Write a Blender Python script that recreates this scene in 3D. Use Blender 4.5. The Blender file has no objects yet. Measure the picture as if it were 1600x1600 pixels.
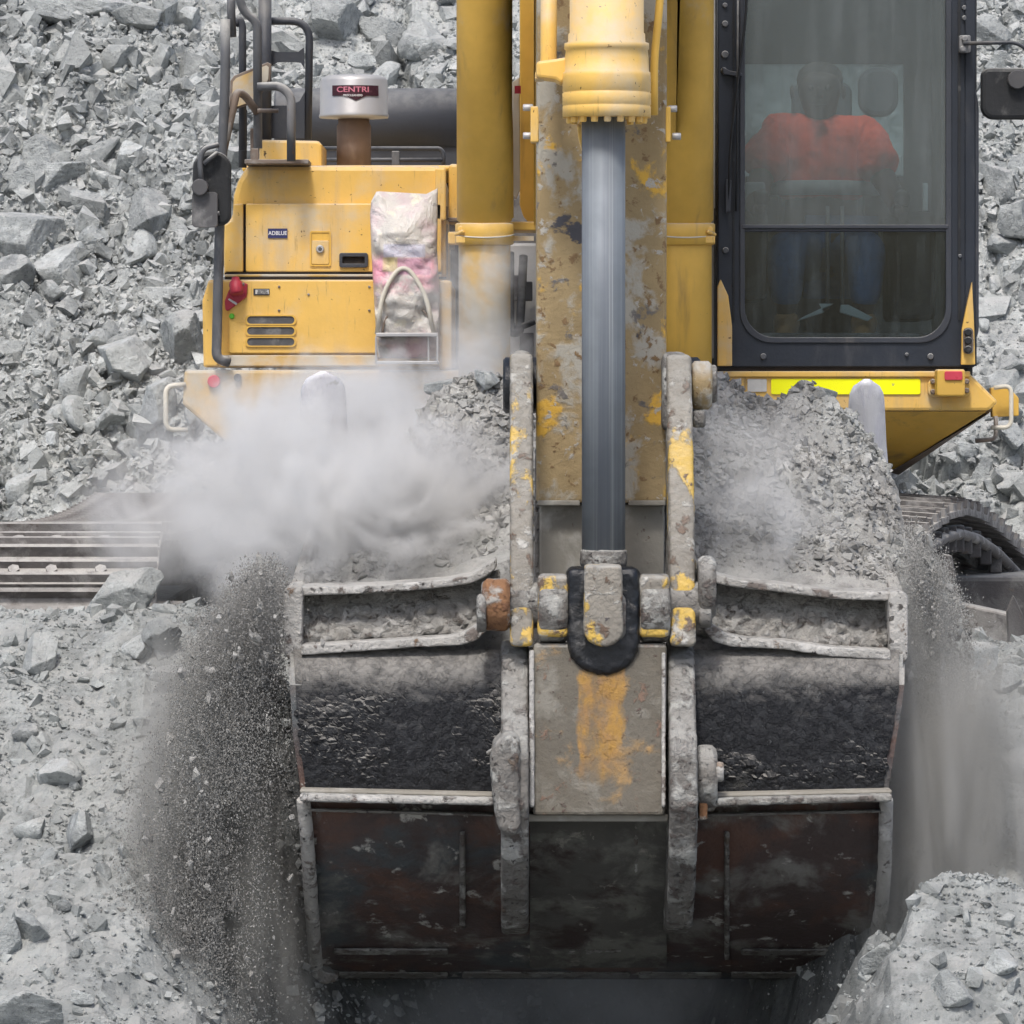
import bpy, bmesh, math, random
import numpy as np
from mathutils import Vector, Matrix
R = math.radians
sc = bpy.context.scene
C = sc.collection
random.seed(7)

# ------------------------------------------------------------------ camera, light, exposure
CZ = 2.4            # camera height above the pit floor datum
F = 7900.0          # focal length in pixels of the 1600 px frame
cd = bpy.data.cameras.new('camera'); cam = bpy.data.objects.new('camera', cd); C.objects.link(cam)
cam.location = (0, 0, CZ); cam.rotation_euler = (R(90), 0, 0)
cd.sensor_width = 36; cd.lens = F/1600*36; cd.shift_y = -210/1600
cd.clip_start = .1; cd.clip_end = 2000
sc.camera = cam
SUN_EL, SUN_AZ = 58, -13   # azimuth of the sun seen from the scene: negative = to the camera's left, in front
w = bpy.data.worlds.new('World'); sc.world = w; w.use_nodes = True
nt = w.node_tree
sky = nt.nodes.new('ShaderNodeTexSky'); sky.sky_type = 'NISHITA'; sky.sun_disc = False
sky.sun_elevation = R(SUN_EL); sky.sun_rotation = R(180+SUN_AZ*-1); sky.dust_density = 4; sky.air_density = 1
nt.links.new(sky.outputs[0], nt.nodes['Background'].inputs[0]); nt.nodes['Background'].inputs[1].default_value = .145
sd = bpy.data.lights.new('sun', 'SUN'); sd.energy = 2.2; sd.angle = R(9); sd.color = (1, .965, .92)
so = bpy.data.objects.new('sun', sd); C.objects.link(so)
sdir = Vector((math.sin(R(SUN_AZ))*math.cos(R(SUN_EL)), -math.cos(R(SUN_AZ))*math.cos(R(SUN_EL)), math.sin(R(SUN_EL))))
so.rotation_euler = (-sdir).to_track_quat('-Z', 'Y').to_euler(); so.location = (0, 0, 20)
sc.view_settings.view_transform = 'Standard'; sc.view_settings.look = 'None'
sc.view_settings.exposure = 0.30; sc.view_settings.gamma = 1
cy = sc.cycles
cy.use_denoising = True
try: cy.denoiser = 'OPENIMAGEDENOISE'
except Exception: pass
cy.max_bounces = 8; cy.volume_bounces = 2; cy.transparent_max_bounces = 12
cy.volume_step_rate = .6; cy.volume_max_steps = 64; cy.use_adaptive_sampling = True; cy.adaptive_threshold = .03
cy.caustics_reflective = False; cy.caustics_refractive = False

def P(px, py, Y):
    return Vector(((px-800)*Y/F, Y, CZ-(py-590)*Y/F))

# ------------------------------------------------------------------ materials
def srgb(r, g, b):
    f = lambda c: (c/255/12.92) if c <= 10 else ((c/255+.055)/1.055)**2.4
    return (f(r), f(g), f(b), 1)
def c4(c): return tuple(c) if len(c) == 4 else tuple(c)+(1,)
class NT:
    def __init__(s, name):
        s.m = bpy.data.materials.new(name); s.m.use_nodes = True; s.t = s.m.node_tree
        s.b = s.t.nodes['Principled BSDF']; s.out = s.t.nodes['Material Output']
    def n(s, ty, **kw):
        x = s.t.nodes.new(ty)
        for k, v in kw.items(): setattr(x, k, v)
        return x
    def l(s, a, b): s.t.links.new(a, b)
    def co(s, kind='Object', stretch=(1, 1, 1)):
        t = s.n('ShaderNodeTexCoord'); mp = s.n('ShaderNodeMapping'); s.l(t.outputs[kind], mp.inputs[0]); mp.inputs['Scale'].default_value = stretch
        return mp.outputs[0]
    def noise(s, v, scale, detail=5, rough=.6, dist=0):
        x = s.n('ShaderNodeTexNoise'); s.l(v, x.inputs['Vector']); x.inputs['Scale'].default_value = scale
        x.inputs['Detail'].default_value = detail; x.inputs['Roughness'].default_value = rough; x.inputs['Distortion'].default_value = dist
        return x.outputs['Fac']
    def mr(s, v, a, b, c=0, d=1, smooth=True):
        x = s.n('ShaderNodeMapRange'); x.interpolation_type = 'SMOOTHSTEP' if smooth else 'LINEAR'
        s.l(v, x.inputs['Value'])
        for i, k in zip((1, 2, 3, 4), (a, b, c, d)): x.inputs[i].default_value = k
        return x.outputs[0]
    def mix(s, f, a, b, mode='MIX'):
        x = s.n('ShaderNodeMix', data_type='RGBA', blend_type=mode)
        for i, k in ((0, f), (6, a), (7, b)):
            if isinstance(k, (int, float)): x.inputs[i].default_value = k
            elif isinstance(k, tuple): x.inputs[i].default_value = c4(k)
            else: s.l(k, x.inputs[i])
        return x.outputs[2]
    def math(s, op, a, b=0):
        x = s.n('ShaderNodeMath', operation=op)
        for i, k in ((0, a), (1, b)):
            if isinstance(k, (int, float)): x.inputs[i].default_value = k
            else: s.l(k, x.inputs[i])
        return x.outputs[0]
MATS = {}
def surf(name, base, layers=(), rough=.6, metal=0, bump=.25, bscale=60, bdist=.01, dust=0, spec=.4, var=.25, dustcol=(.42, .42, .40), stretch=(1, 1, 1), patch=None):
    """layers: (colour, noise scale, lo, hi, stretch, roughness or None)"""
    if name in MATS: return MATS[name]
    k = NT(name)
    v = k.co(stretch=stretch)
    c = k.mix(k.mr(k.noise(v, 4, 4), .3, .7), base, tuple(x*(1-var) for x in base[:3]))
    rg = k.math('MULTIPLY_ADD', k.noise(v, 17, 4), .3); rg.node.inputs[2].default_value = rough-.15
    hh = k.noise(v, bscale, 8, .65)
    for i, L in enumerate(layers):
        col, s_, lo, hi = L[:4]; st = L[4] if len(L) > 4 else (1, 1, 1)
        cv = k.co(stretch=st)
        off = k.n('ShaderNodeVectorMath', operation='ADD'); k.l(cv, off.inputs[0]); off.inputs[1].default_value = (i*7.3+1, i*3.1, i*5.7)
        f = k.mr(k.noise(off.outputs[0], s_, 9, .62, .3), lo, hi)
        c = k.mix(f, c, col)
        if len(L) > 5:
            rg = k.mix(f, rg, (L[5],)*3)
        hh = k.math('ADD', hh, k.math('MULTIPLY', f, .35))
    if patch:
        pc_, x0, x1, z0, z1 = patch; sp_ = k.n('ShaderNodeSeparateXYZ'); k.l(v, sp_.inputs[0]); wn = k.math('MULTIPLY', k.math('SUBTRACT', k.noise(k.co(stretch=(1, 1, .5)), 22, 7, .65), .5), .16)
        xx_, zz_ = k.math('ADD', sp_.outputs[0], k.math('MULTIPLY', wn, .35)), k.math('ADD', sp_.outputs[2], wn)
        f = k.math('MULTIPLY', k.mr(xx_, x0-.006, x0+.008), k.mr(xx_, x1+.006, x1-.008)); f = k.math('MULTIPLY', f, k.mr(zz_, z0-.05, z0+.06)); f = k.math('MULTIPLY', f, k.mr(zz_, z1+.01, z1-.01))
        f = k.math('MULTIPLY', f, k.mr(k.noise(k.co(stretch=(1, 1, .35)), 19, 7, .68), .36, .58, .25, .95))
        c = k.mix(f, c, k.mix(k.mr(k.noise(v, 12, 6), .42, .62), pc_, (.26, .15, .06)))
    if dust:
        g = k.n('ShaderNodeNewGeometry'); sp = k.n('ShaderNodeSeparateXYZ'); k.l(g.outputs['Normal'], sp.inputs[0])
        f = k.mr(sp.outputs[2], .15, .8)
        f = k.math('MULTIPLY', f, k.mr(k.noise(v, 22, 6), .3, .6, .45, 1))
        f = k.math('MULTIPLY', f, dust)
        c = k.mix(f, c, dustcol)
        rg = k.mix(f, rg, (.95,)*3)
    k.l(c, k.b.inputs['Base Color']); k.l(rg, k.b.inputs['Roughness'])
    k.b.inputs['Metallic'].default_value = metal; k.b.inputs['Specular IOR Level'].default_value = spec
    bp = k.n('ShaderNodeBump'); bp.inputs['Strength'].default_value = bump; bp.inputs['Distance'].default_value = bdist
    k.l(hh, bp.inputs['Height']); k.l(bp.outputs[0], k.b.inputs['Normal'])
    MATS[name] = k.m
    return k.m
YEL = (.78, .49, .12); DUSTC = (.40, .39, .36); MUD = (.30, .26, .20); DARK = (.035, .038, .045)
def build_mats():
    sv = (1, 1, .12)
    surf('yellow_paint', YEL, [((.58, .39, .16), 9, .52, .72, sv), ((.54, .48, .37), 3, .48, .80), ((.38, .25, .09), 31, .60, .74, (1.6, 1.6, .2)), ((.14, .08, .03), 55, .655, .69), ((.09, .06, .03), 22, .71, .735, (1, 1, .6))], .45, bump=.10, dust=.6, var=.14)
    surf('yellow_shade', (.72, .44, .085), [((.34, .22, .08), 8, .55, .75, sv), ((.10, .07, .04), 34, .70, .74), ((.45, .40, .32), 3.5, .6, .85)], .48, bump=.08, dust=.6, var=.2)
    surf('yellow_dusty', (.66, .42, .12), [((.50, .46, .38), 4, .4, .62), ((.12, .08, .04), 40, .70, .74)], .7, bump=.1, dust=.8)
    surf('arm_metal', (.34, .255, .135), [((.60, .36, .06), 5.5, .56, .62, (1, 1, .7)), ((.36, .34, .29), 7, .50, .60), ((.40, .38, .34), 22, .60, .66), ((.19, .12, .06), 24, .585, .65), ((.14, .13, .125), 13, .61, .68), ((.07, .07, .08), 7, .655, .70)], .85, bump=.45, bscale=30, bdist=.012, dust=.8)
    surf('muddy_tan', (.24, .21, .165), [((.32, .30, .26), 9, .5, .66), ((.30, .17, .06), 11, .6, .72), ((.10, .06, .05), 30, .64, .7)], .9, bump=.5, bscale=45, dust=.6)
    surf('recess_metal', (.27, .255, .22), [((.34, .33, .30), 8, .5, .7), ((.12, .09, .07), 30, .64, .7)], .9, bump=.25)
    surf('link_metal', (.28, .26, .225), [((.62, .42, .10), 6.5, .51, .56, (1, 1, .6)), ((.48, .47, .44), 16, .54, .64), ((.17, .12, .09), 20, .57, .64), ((.10, .09, .09), 34, .66, .70)], .85, bump=.7, bscale=35, bdist=.02, dust=.5)
    surf('worn_steel', (.21, .20, .185), [((.38, .38, .36), 12, .50, .63), ((.13, .11, .10), 18, .54, .63), ((.17, .13, .10), 9, .62, .7), ((.06, .055, .055), 38, .61, .67)], .85, bump=.9, bscale=35, bdist=.02, dust=.6)
    surf('edge_steel', (.44, .43, .41), [((.54, .53, .51), 11, .5, .62), ((.19, .165, .15), 16, .56, .63), ((.22, .15, .10), 12, .62, .70), ((.09, .085, .08), 34, .60, .66)], .85, bump=.9, bscale=45, bdist=.015, dust=.5)
    surf('bucket_black', (.014, .016, .020), [((.004, .005, .008), 34, .47, .55), ((.13, .13, .12), 4.0, .63, .76), ((.07, .075, .08), 55, .62, .67), ((.13, .12, .09), 9, .69, .75)], .6, bump=.7, bscale=42, bdist=.02, dust=.75, dustcol=(.30, .29, .27))
    surf('bucket_rust', (.082, .060, .056), [((.125, .070, .054), 3.6, .48, .64), ((.070, .080, .085), 2.6, .50, .64), ((.21, .205, .19), 6, .50, .68, (1, 1, .7)), ((.44, .43, .40), 13, .60, .68)], .7, bump=.6, bscale=50, bdist=.012, dust=.8)
    surf('rubble_pack', (.38, .365, .34), [((.46, .45, .43), 12, .5, .6), ((.22, .19, .17), 30, .56, .64)], .95, bump=1, bscale=42, bdist=.03, dust=.5)
    surf('rust', (.27, .14, .07), [((.18, .09, .05), 24, .5, .6), ((.36, .34, .31), 12, .50, .60), ((.08, .06, .05), 40, .62, .68)], .9, bump=.8, bscale=45, bdist=.015)
    surf('dark_paint', (.045, .050, .062), [((.10, .095, .09), 6, .55, .75, (1, 1, .3)), ((.20, .15, .12), 30, .72, .76), ((.32, .32, .31), 60, .73, .76)], .5, bump=.12, dust=.3)
    surf('cab_frame_paint', (.022, .028, .040), [((.07, .07, .075), 6, .54, .75, (1, 1, .25)), ((.13, .10, .085), 34, .70, .75, (1, 1, .4)), ((.30, .30, .29), 60, .74, .77)], .5, bump=.12, dust=.6)
    surf('rail_steel', (.10, .105, .115), [((.20, .20, .205), 7, .5, .66, (1, 1, .3)), ((.20, .11, .06), 18, .66, .72)], .55, bump=.15, dust=.9)
    surf('rail_brown', (.20, .155, .125), [((.28, .26, .24), 9, .5, .66), ((.10, .07, .05), 22, .62, .7)], .65, bump=.2, dust=.6)
    surf('grease', (.006, .008, .012), [((.05, .05, .05), 9, .55, .70), ((.16, .15, .14), 20, .62, .72)], .35, bump=.5, bscale=18, bdist=.02, spec=.5)
    surf('chrome', (.20, .225, .25), [((.13, .145, .17), 5, .45, .62, (6, 6, .04)), ((.28, .30, .31), 9, .55, .7, (6, 6, .03))], .62, metal=.25, bump=.03)
    surf('tooth_steel', (.68, .68, .71), [((.52, .52, .57), 9, .46, .6, (2.5, 2.5, .2)), ((.33, .33, .33), 22, .62, .68), ((.40, .40, .39), 5, .58, .7)], .45, metal=.2, bump=.3, bscale=25)
    surf('cap_metal', (.46, .46, .47), [((.48, .47, .46), 8, .55, .75), ((.2, .18, .16), 50, .71, .74)], .4, metal=.4, bump=.05, dust=.4)
    surf('brown_tube', (.21, .15, .12), [((.33, .26, .22), 7, .5, .7, (1, 1, .3))], .75, bump=.15)
    surf('fluor_tape', (1.0, 1.0, .0), [((.55, .55, .10), 40, .66, .72), ((.75, .8, .05), 6, .56, .8)], .5, bump=.02, var=.02)
    surf('rubber', (.02, .022, .025), [((.09, .09, .09), 12, .55, .75)], .75, bump=.2, dust=.5)
    surf('white_paint', (.62, .62, .60), [((.42, .41, .39), 7, .52, .75)], .6, bump=.05)
    surf('cream_paint', (.70, .66, .56), [((.50, .42, .30), 14, .58, .7)], .6, bump=.15, dust=.4)
    surf('pale_panel', (.40, .40, .40), [((.30, .29, .28), 5, .5, .75, (1, 1, .3))], .5, bump=.05)
    surf('red_plastic', (.42, .035, .06), [((.22, .05, .05), 20, .55, .7)], .5, bump=.2)
    surf('red_reflector', (.65, .06, .10), [((.6, .3, .3), 14, .62, .75)], .3, bump=.05)
    surf('label_blue', (.03, .035, .12), (), .5, bump=.02); surf('label_black', (.05, .05, .06), (), .5, bump=.02)
    surf('badge_maroon', (.045, .012, .022), [((.12, .05, .07), 25, .55, .7)], .5, bump=.05)
    surf('text_pink', (.62, .22, .30), (), .5, bump=.02); surf('text_white', (.75, .75, .78), (), .5, bump=.02)
    surf('green_led', (.10, .45, .03), (), .25, bump=.02)
    surf('slot_dark', (.09, .09, .095), [((.22, .22, .22), 8, .5, .7)], .8, bump=.1)
    surf('black_gap', (.02, .015, .012), (), .8, bump=.1)
    surf('track_steel', (.16, .15, .145), [((.30, .29, .28), 9, .48, .62, (1, 1, 1)), ((.10, .085, .08), 20, .58, .66)], .7, bump=.5, bscale=40, dust=.9, dustcol=(.40, .39, .37))
    surf('track_dark', (.085, .08, .08), [((.16, .155, .15), 9, .5, .66), ((.12, .09, .07), 20, .6, .7)], .8, bump=.4, dust=.7)
    surf('cab_trim', (.05, .055, .06), [((.09, .09, .09), 8, .5, .7)], .8, bump=.05)
    surf('cab_pale', (.36, .42, .42), (), .8, bump=.05)
    surf('seat_fabric', (.09, .10, .11), (), .9, bump=.2)
    surf('shirt_orange', (.92, .12, .06), [((.70, .08, .04), 7, .5, .7)], .85, bump=.3, bscale=14, bdist=.02)
    surf('reflective_band', (.38, .42, .41), (), .5, bump=.1)
    surf('denim', (.06, .13, .27), [((.04, .08, .17), 12, .5, .7)], .9, bump=.3, bscale=16, bdist=.02)
    surf('boot_leather', (.34, .21, .10), (), .8, bump=.2); surf('skin', (.07, .05, .042), (), .6, bump=.05)
    surf('hair', (.05, .04, .035), (), .8, bump=.3)
    # rock
    def rock(name, lo, hi, attr=False, b=.5):
        k = NT(name); v = k.co(); g = k.n('ShaderNodeObjectInfo')
        off = k.n('ShaderNodeVectorMath', operation='ADD'); k.l(v, off.inputs[0])
        cmb = k.n('ShaderNodeCombineXYZ'); k.l(k.math('MULTIPLY', g.outputs['Random'], 50), cmb.inputs[0]); k.l(cmb.outputs[0], off.inputs[1]); v = off.outputs[0]
        geo = k.n('ShaderNodeNewGeometry')
        vv = geo.outputs['Position']
        if not attr:
            o2 = k.n('ShaderNodeVectorMath', operation='ADD'); k.l(vv, o2.inputs[0]); k.l(cmb.outputs[0], o2.inputs[1]); vv = o2.outputs[0]
        c = k.mix(k.mr(k.noise(vv, 2.6, 6), .3, .7), lo, hi)
        c = k.mix(k.mr(k.noise(vv, 9, 8, .7), .45, .62, 0, .75), c, tuple(x*1.3 for x in hi[:3]))
        c = k.mix(k.mr(k.noise(vv, 34, 8, .75), .53, .64, 0, .7), c, tuple(x*.5 for x in lo[:3]))
        c = k.mix(k.mr(k.noise(vv, 1.3, 3), .52, .72, 0, .45), c, (.36, .385, .38))
        if attr:
            a = k.n('ShaderNodeAttribute'); a.attribute_name = 'tone'
            c = k.mix(1.0, c, a.outputs['Color'], 'MULTIPLY')
        else:
            tn = k.mr(g.outputs['Random'], 0, 1, .78, 1.15, False)
            cb = k.n('ShaderNodeCombineColor'); [k.l(tn, cb.inputs[i]) for i in range(3)]
            c = k.mix(1.0, c, cb.outputs[0], 'MULTIPLY')
        sp = k.n('ShaderNodeSeparateXYZ'); k.l(geo.outputs['Normal'], sp.inputs[0])
        f = k.math('MULTIPLY', k.mr(sp.outputs[2], .35, .95), k.mr(k.noise(vv, 12, 6), .4, .62, .1, .75))
        c = k.mix(f, c, (.50, .50, .485) if name in ('rock', 'rubble') else (.36, .365, .355))
        k.l(c, k.b.inputs['Base Color']); k.b.inputs['Roughness'].default_value = .95; k.b.inputs['Specular IOR Level'].default_value = .15
        hn = k.math('ADD', k.noise(vv, 30, 10, .7), k.math('MULTIPLY', k.noise(vv, 110, 5, .7), .4))
        bp = k.n('ShaderNodeBump'); bp.inputs['Strength'].default_value = b; bp.inputs['Distance'].default_value = .02
        k.l(hn, bp.inputs['Height']); k.l(bp.outputs[0], k.b.inputs['Normal'])
        MATS[name] = k.m
    rock('rock', (.30, .322, .326), (.44, .462, .46), b=1)
    rock('rubble', (.28, .297, .298), (.41, .428, .422), True, .8)
    rock('sand', (.195, .208, .206), (.28, .295, .292), True, .6)
    rock('damp_spoil', (.19, .187, .18), (.29, .287, .275), True, .7)
    # dusty glass
    def glass(name, dustc, amount, streak, refl):
        k = NT(name)
        tr = k.n('ShaderNodeBsdfTransparent'); tr.inputs[0].default_value = (.84, .90, .92, 1)
        df = k.n('ShaderNodeBsdfDiffuse'); df.inputs[0].default_value = c4(dustc)
        gl = k.n('ShaderNodeBsdfGlossy'); gl.inputs['Roughness'].default_value = .04; gl.inputs[0].default_value = (.9, .95, .95, 1)
        f = k.mr(k.noise(k.co(stretch=(1, 1, .12)), 16, 7, .7), .42, .72, amount*.7, amount*.7+streak)
        f2 = k.mr(k.noise(k.co(), 60, 4), .70, .74, 0, .5)
        f = k.math('MAXIMUM', f, f2)
        m1 = k.n('ShaderNodeMixShader'); k.l(f, m1.inputs[0]); k.l(tr.outputs[0], m1.inputs[1]); k.l(df.outputs[0], m1.inputs[2])
        fr = k.n('ShaderNodeFresnel'); fr.inputs[0].default_value = 1.5
        m2 = k.n('ShaderNodeMixShader'); k.l(k.math('MULTIPLY', fr.outputs[0], refl), m2.inputs[0]); k.l(m1.outputs[0], m2.inputs[1]); k.l(gl.outputs[0], m2.inputs[2])
        k.l(m2.outputs[0], k.out.inputs[0]); MATS[name] = k.m
    glass('screen_glass', (.245, .275, .29), .28, .12, .9)
    glass('lower_glass', (.15, .18, .19), .05, .16, .9)
    glass('clear_glass', (.4, .45, .45), .08, .05, .5); glass('rear_glass', (.42, .50, .49), .75, .2, .5)
    # bag
    k = NT('bag_plastic'); v = k.co()
    c = k.mix(k.mr(k.noise(v, 6, 4), .48, .62), (.52, .50, .47), (.50, .42, .43))
    gg = k.n('ShaderNodeSeparateXYZ'); k.l(v, gg.inputs[0])
    c = k.mix(k.mr(k.noise(v, 15, 5, .6), .55, .66, 0, .8), c, (.66, .62, .50))
    c = k.mix(k.mr(k.noise(k.co(stretch=(1, 1, 2)), 11, 7), .62, .67, 0, .8), c, (.26, .25, .26))
    zf = k.math('MULTIPLY', k.mr(gg.outputs[2], .22, .28), k.mr(gg.outputs[2], .40, .34))
    c = k.mix(k.math('MULTIPLY', zf, k.mr(k.noise(v, 9, 5), .38, .6, 0, .75)), c, (.72, .26, .36))
    c = k.mix(k.math('MULTIPLY', k.mr(gg.outputs[2], .14, .02), k.mr(k.noise(v, 8, 5), .35, .6, 0, .7)), c, (.42, .22, .24))
    def rect(x0, x1, z0, z1):
        f = k.math('MULTIPLY', k.mr(gg.outputs[0], x0-.004, x0+.004), k.mr(gg.outputs[0], x1+.004, x1-.004))
        return k.math('MULTIPLY', k.math('MULTIPLY', f, k.mr(gg.outputs[2], z0-.004, z0+.004)), k.mr(gg.outputs[2], z1+.004, z1-.004))
    wr = k.mr(k.noise(v, 14, 5), .3, .6, .55, .9)
    c = k.mix(k.math('MULTIPLY', rect(-.087, .066, .37, .418), wr), c, (.50, .50, .60))
    c = k.mix(k.math('MULTIPLY', rect(-.09, -.035, .318, .37), wr), c, (.58, .50, .24))
    c = k.mix(k.math('MULTIPLY', rect(-.035, .085, .306, .366), wr), c, (.46, .25, .34))
    k.l(c, k.b.inputs['Base Color']); k.b.inputs['Roughness'].default_value = .38
    k.b.inputs['Subsurface Weight'].default_value = .15; k.b.inputs['Subsurface Radius'].default_value = (.03, .02, .02)
    bp = k.n('ShaderNodeBump'); bp.inputs['Strength'].default_value = .7; bp.inputs['Distance'].default_value = .02
    k.l(k.noise(k.co(stretch=(1, 1, .6)), 16, 6, .6, 1.2), bp.inputs['Height']); k.l(bp.outputs[0], k.b.inputs['Normal']); MATS['bag_plastic'] = k.m
    surf('bag_label', (.60, .62, .70), [((.66, .40, .50), 10, .55, .7)], .5); surf('bag_label_yellow', (.70, .62, .30), (), .5); surf('bag_label_pink', (.55, .30, .40), (), .5)
build_mats()
M = MATS
def vol(name, dens, col, scale, lo, hi, aniso=.2, stretch=(1, 1, 1), inner=.25):
    k = NT(name); k.t.nodes.remove(k.b)
    pv = k.n('ShaderNodeVolumePrincipled'); pv.inputs['Color'].default_value = c4(col); pv.inputs['Anisotropy'].default_value = aniso
    t = k.n('ShaderNodeTexCoord'); ln = k.n('ShaderNodeVectorMath', operation='LENGTH'); k.l(t.outputs['Object'], ln.inputs[0])
    fall = k.mr(ln.outputs['Value'], 1, inner, 0, 1)
    g = k.n('ShaderNodeNewGeometry'); mp = k.n('ShaderNodeMapping'); mp.inputs['Scale'].default_value = stretch; k.l(g.outputs['Position'], mp.inputs[0])
    nz = k.noise(mp.outputs[0], scale, 6, .62, 1.1)
    # erode edges: noise must beat a threshold that grows towards the shell
    e = k.math('SUBTRACT', nz, k.mr(fall, 0, 1, .30, 0, False))
    d = k.math('MULTIPLY', k.math('MULTIPLY', k.mr(e, lo, hi), fall), dens)
    k.l(d, pv.inputs['Density']); k.l(pv.outputs[0], k.out.inputs['Volume']); MATS[name] = k.m
    return k.m

# ------------------------------------------------------------------ mesh helpers
class MB:
    def __init__(s): s.v = []; s.f = []; s.sm = []
    def add(s, vs, fs, smooth=False):
        o = len(s.v); s.v += [tuple(x) for x in vs]
        for f in fs: s.f.append([i+o for i in f]); s.sm.append(smooth)
        return s
    def box3(s, x0, x1, y0, y1, z0, z1):
        v = [(x, y, z) for x in (x0, x1) for y in (y0, y1) for z in (z0, z1)]
        return s.add(v, [(0, 1, 3, 2), (4, 6, 7, 5), (0, 4, 5, 1), (2, 3, 7, 6), (0, 2, 6, 4), (1, 5, 7, 3)])
    def bx(s, a, b, c, d, Y, dep):
        p, q = P(a, d, Y), P(c, b, Y)
        return s.box3(p.x, q.x, Y, Y+dep, p.z, q.z)
    def prism(s, pts, Y, dep, off=(0, 0)):
        fr = [P(a, b, Y) for a, b in pts]
        return s.ext(fr, Vector((off[0], dep, off[1])))
    def ext(s, fr, vec):
        n = len(fr); fr = [Vector(p) for p in fr]
        bk = [p+vec for p in fr]
        fs = [list(range(n)), list(range(2*n-1, n-1, -1))] + [(i, i+n, (i+1) % n+n, (i+1) % n) for i in range(n)]
        return s.add(fr+bk, fs)
    def xprism(s, pxa, pxb, Yr, poly):
        xa, xb = P(pxa, 0, Yr).x, P(pxb, 0, Yr).x
        fr = [Vector((xa, Y, P(0, py, Y).z)) for Y, py in poly]
        return s.ext(fr, Vector((xb-xa, 0, 0)))
    def tube(s, pts, r, n=10, r2=None):
        pts = [Vector(p) for p in pts]; m = len(pts); rings = []
        t = (pts[1]-pts[0]).normalized(); u = t.orthogonal().normalized()
        for i, p in enumerate(pts):
            t2 = ((pts[min(i+1, m-1)]-pts[max(i-1, 0)])).normalized()
            u = (u-t2*u.dot(t2)).normalized(); vv = t2.cross(u)
            rr = r if r2 is None else r+(r2-r)*i/(m-1)
            rings.append([p+(u*math.cos(2*math.pi*k/n)+vv*math.sin(2*math.pi*k/n))*rr for k in range(n)])
        vs = [q for rg in rings for q in rg]; fs = []
        for i in range(m-1):
            for k in range(n): fs.append((i*n+k, i*n+(k+1) % n, (i+1)*n+(k+1) % n, (i+1)*n+k))
        s.add(vs, fs, True); o = len(s.v)-len(vs)
        s.f.append([o+k for k in range(n)][::-1]); s.sm.append(False)
        s.f.append([o+(m-1)*n+k for k in range(n)]); s.sm.append(False)
        return s
    def lathe(s, p0, axis, prof, n=32, smooth=True):
        """prof: (distance along axis, radius) pairs"""
        p0 = Vector(p0); t = Vector(axis).normalized(); u = t.orthogonal().normalized(); v = t.cross(u)
        vs = []; fs = []
        for d, r in prof:
            vs += [p0+t*d+(u*math.cos(2*math.pi*k/n)+v*math.sin(2*math.pi*k/n))*max(r, 1e-4) for k in range(n)]
        m = len(prof)
        for i in range(m-1):
            for k in range(n): fs.append((i*n+k, i*n+(k+1) % n, (i+1)*n+(k+1) % n, (i+1)*n+k))
        s.add(vs, fs, smooth); o = len(s.v)-len(vs)
        s.f.append([o+k for k in range(n)][::-1]); s.sm.append(False)
        s.f.append([o+(m-1)*n+k for k in range(n)]); s.sm.append(False)
        return s
    def xcyl(s, pxa, pxb, py, Y, rpx, n=28, bev=.004):
        a, b = P(pxa, py, Y), P(pxb, py, Y); L = (b-a).length; r = rpx*Y/F
        return s.lathe(a, (1, 0, 0), [(0, r-bev), (bev, r), (L-bev, r), (L, r-bev)], n)
    def ycyl(s, px, py, Y, rpx, dep, n=16):
        a = P(px, py, Y); r = rpx*Y/F; b = min(.003, r*.3)
        return s.lathe(a, (0, 1, 0), [(0, r-b), (b, r), (dep, r)], n)
    def ring(s, outer, inner, Y, dep):
        """flat frame between two closed outlines with the same number of points"""
        n = len(outer); A = [P(a, b, Y) for a, b in outer]; B = [P(a, b, Y) for a, b in inner]; D = Vector((0, dep, 0))
        vs = A+B+[p+D for p in A]+[p+D for p in B]; fs = []
        for i in range(n):
            j = (i+1) % n
            fs += [(i, j, n+j, n+i), (2*n+i, 3*n+i, 3*n+j, 2*n+j), (i, 2*n+i, 2*n+j, j), (n+i, n+j, 3*n+j, 3*n+i)]
        return s.add(vs, fs)
def rrect(x0, y0, x1, y1, r, n=6):
    """r: one radius or four (tl, tr, br, bl)"""
    if not isinstance(r, (tuple, list)): r = (r,)*4
    out = []
    for cx, cy_, rr, a0 in ((x0+r[0], y0+r[0], r[0], 180), (x1-r[1], y0+r[1], r[1], 270), (x1-r[2], y1-r[2], r[2], 0), (x0+r[3], y1-r[3], r[3], 90)):
        for i in range(n+1):
            a = R(a0+90*i/n); out.append((cx+rr*math.cos(a), cy_+rr*math.sin(a)))
    return out
def fil(pts, rad, n=5):
    """round the corners of an open polyline"""
    pts = [Vector(p) for p in pts]; out = [pts[0]]
    for a, b, c in zip(pts, pts[1:], pts[2:]):
        d1, d2 = (a-b), (c-b); r = min(rad, d1.length*.48, d2.length*.48)
        p, q = b+d1.normalized()*r, b+d2.normalized()*r
        for i in range(n+1):
            t = i/n; out.append(p*(1-t)**2+b*2*t*(1-t)+q*t*t)
    return out+[pts[-1]]
def TP(pts, Y): return [P(*(p if len(p) == 3 else (p[0], p[1], Y))) for p in pts]
def wloc(o):
    v = Vector((0, 0, 0))
    while o is not None: v += o.location; o = o.parent
    return v
def link(o, parent=None):
    C.objects.link(o)
    if parent is not None: o.parent = parent
    return o
GT = {}
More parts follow.
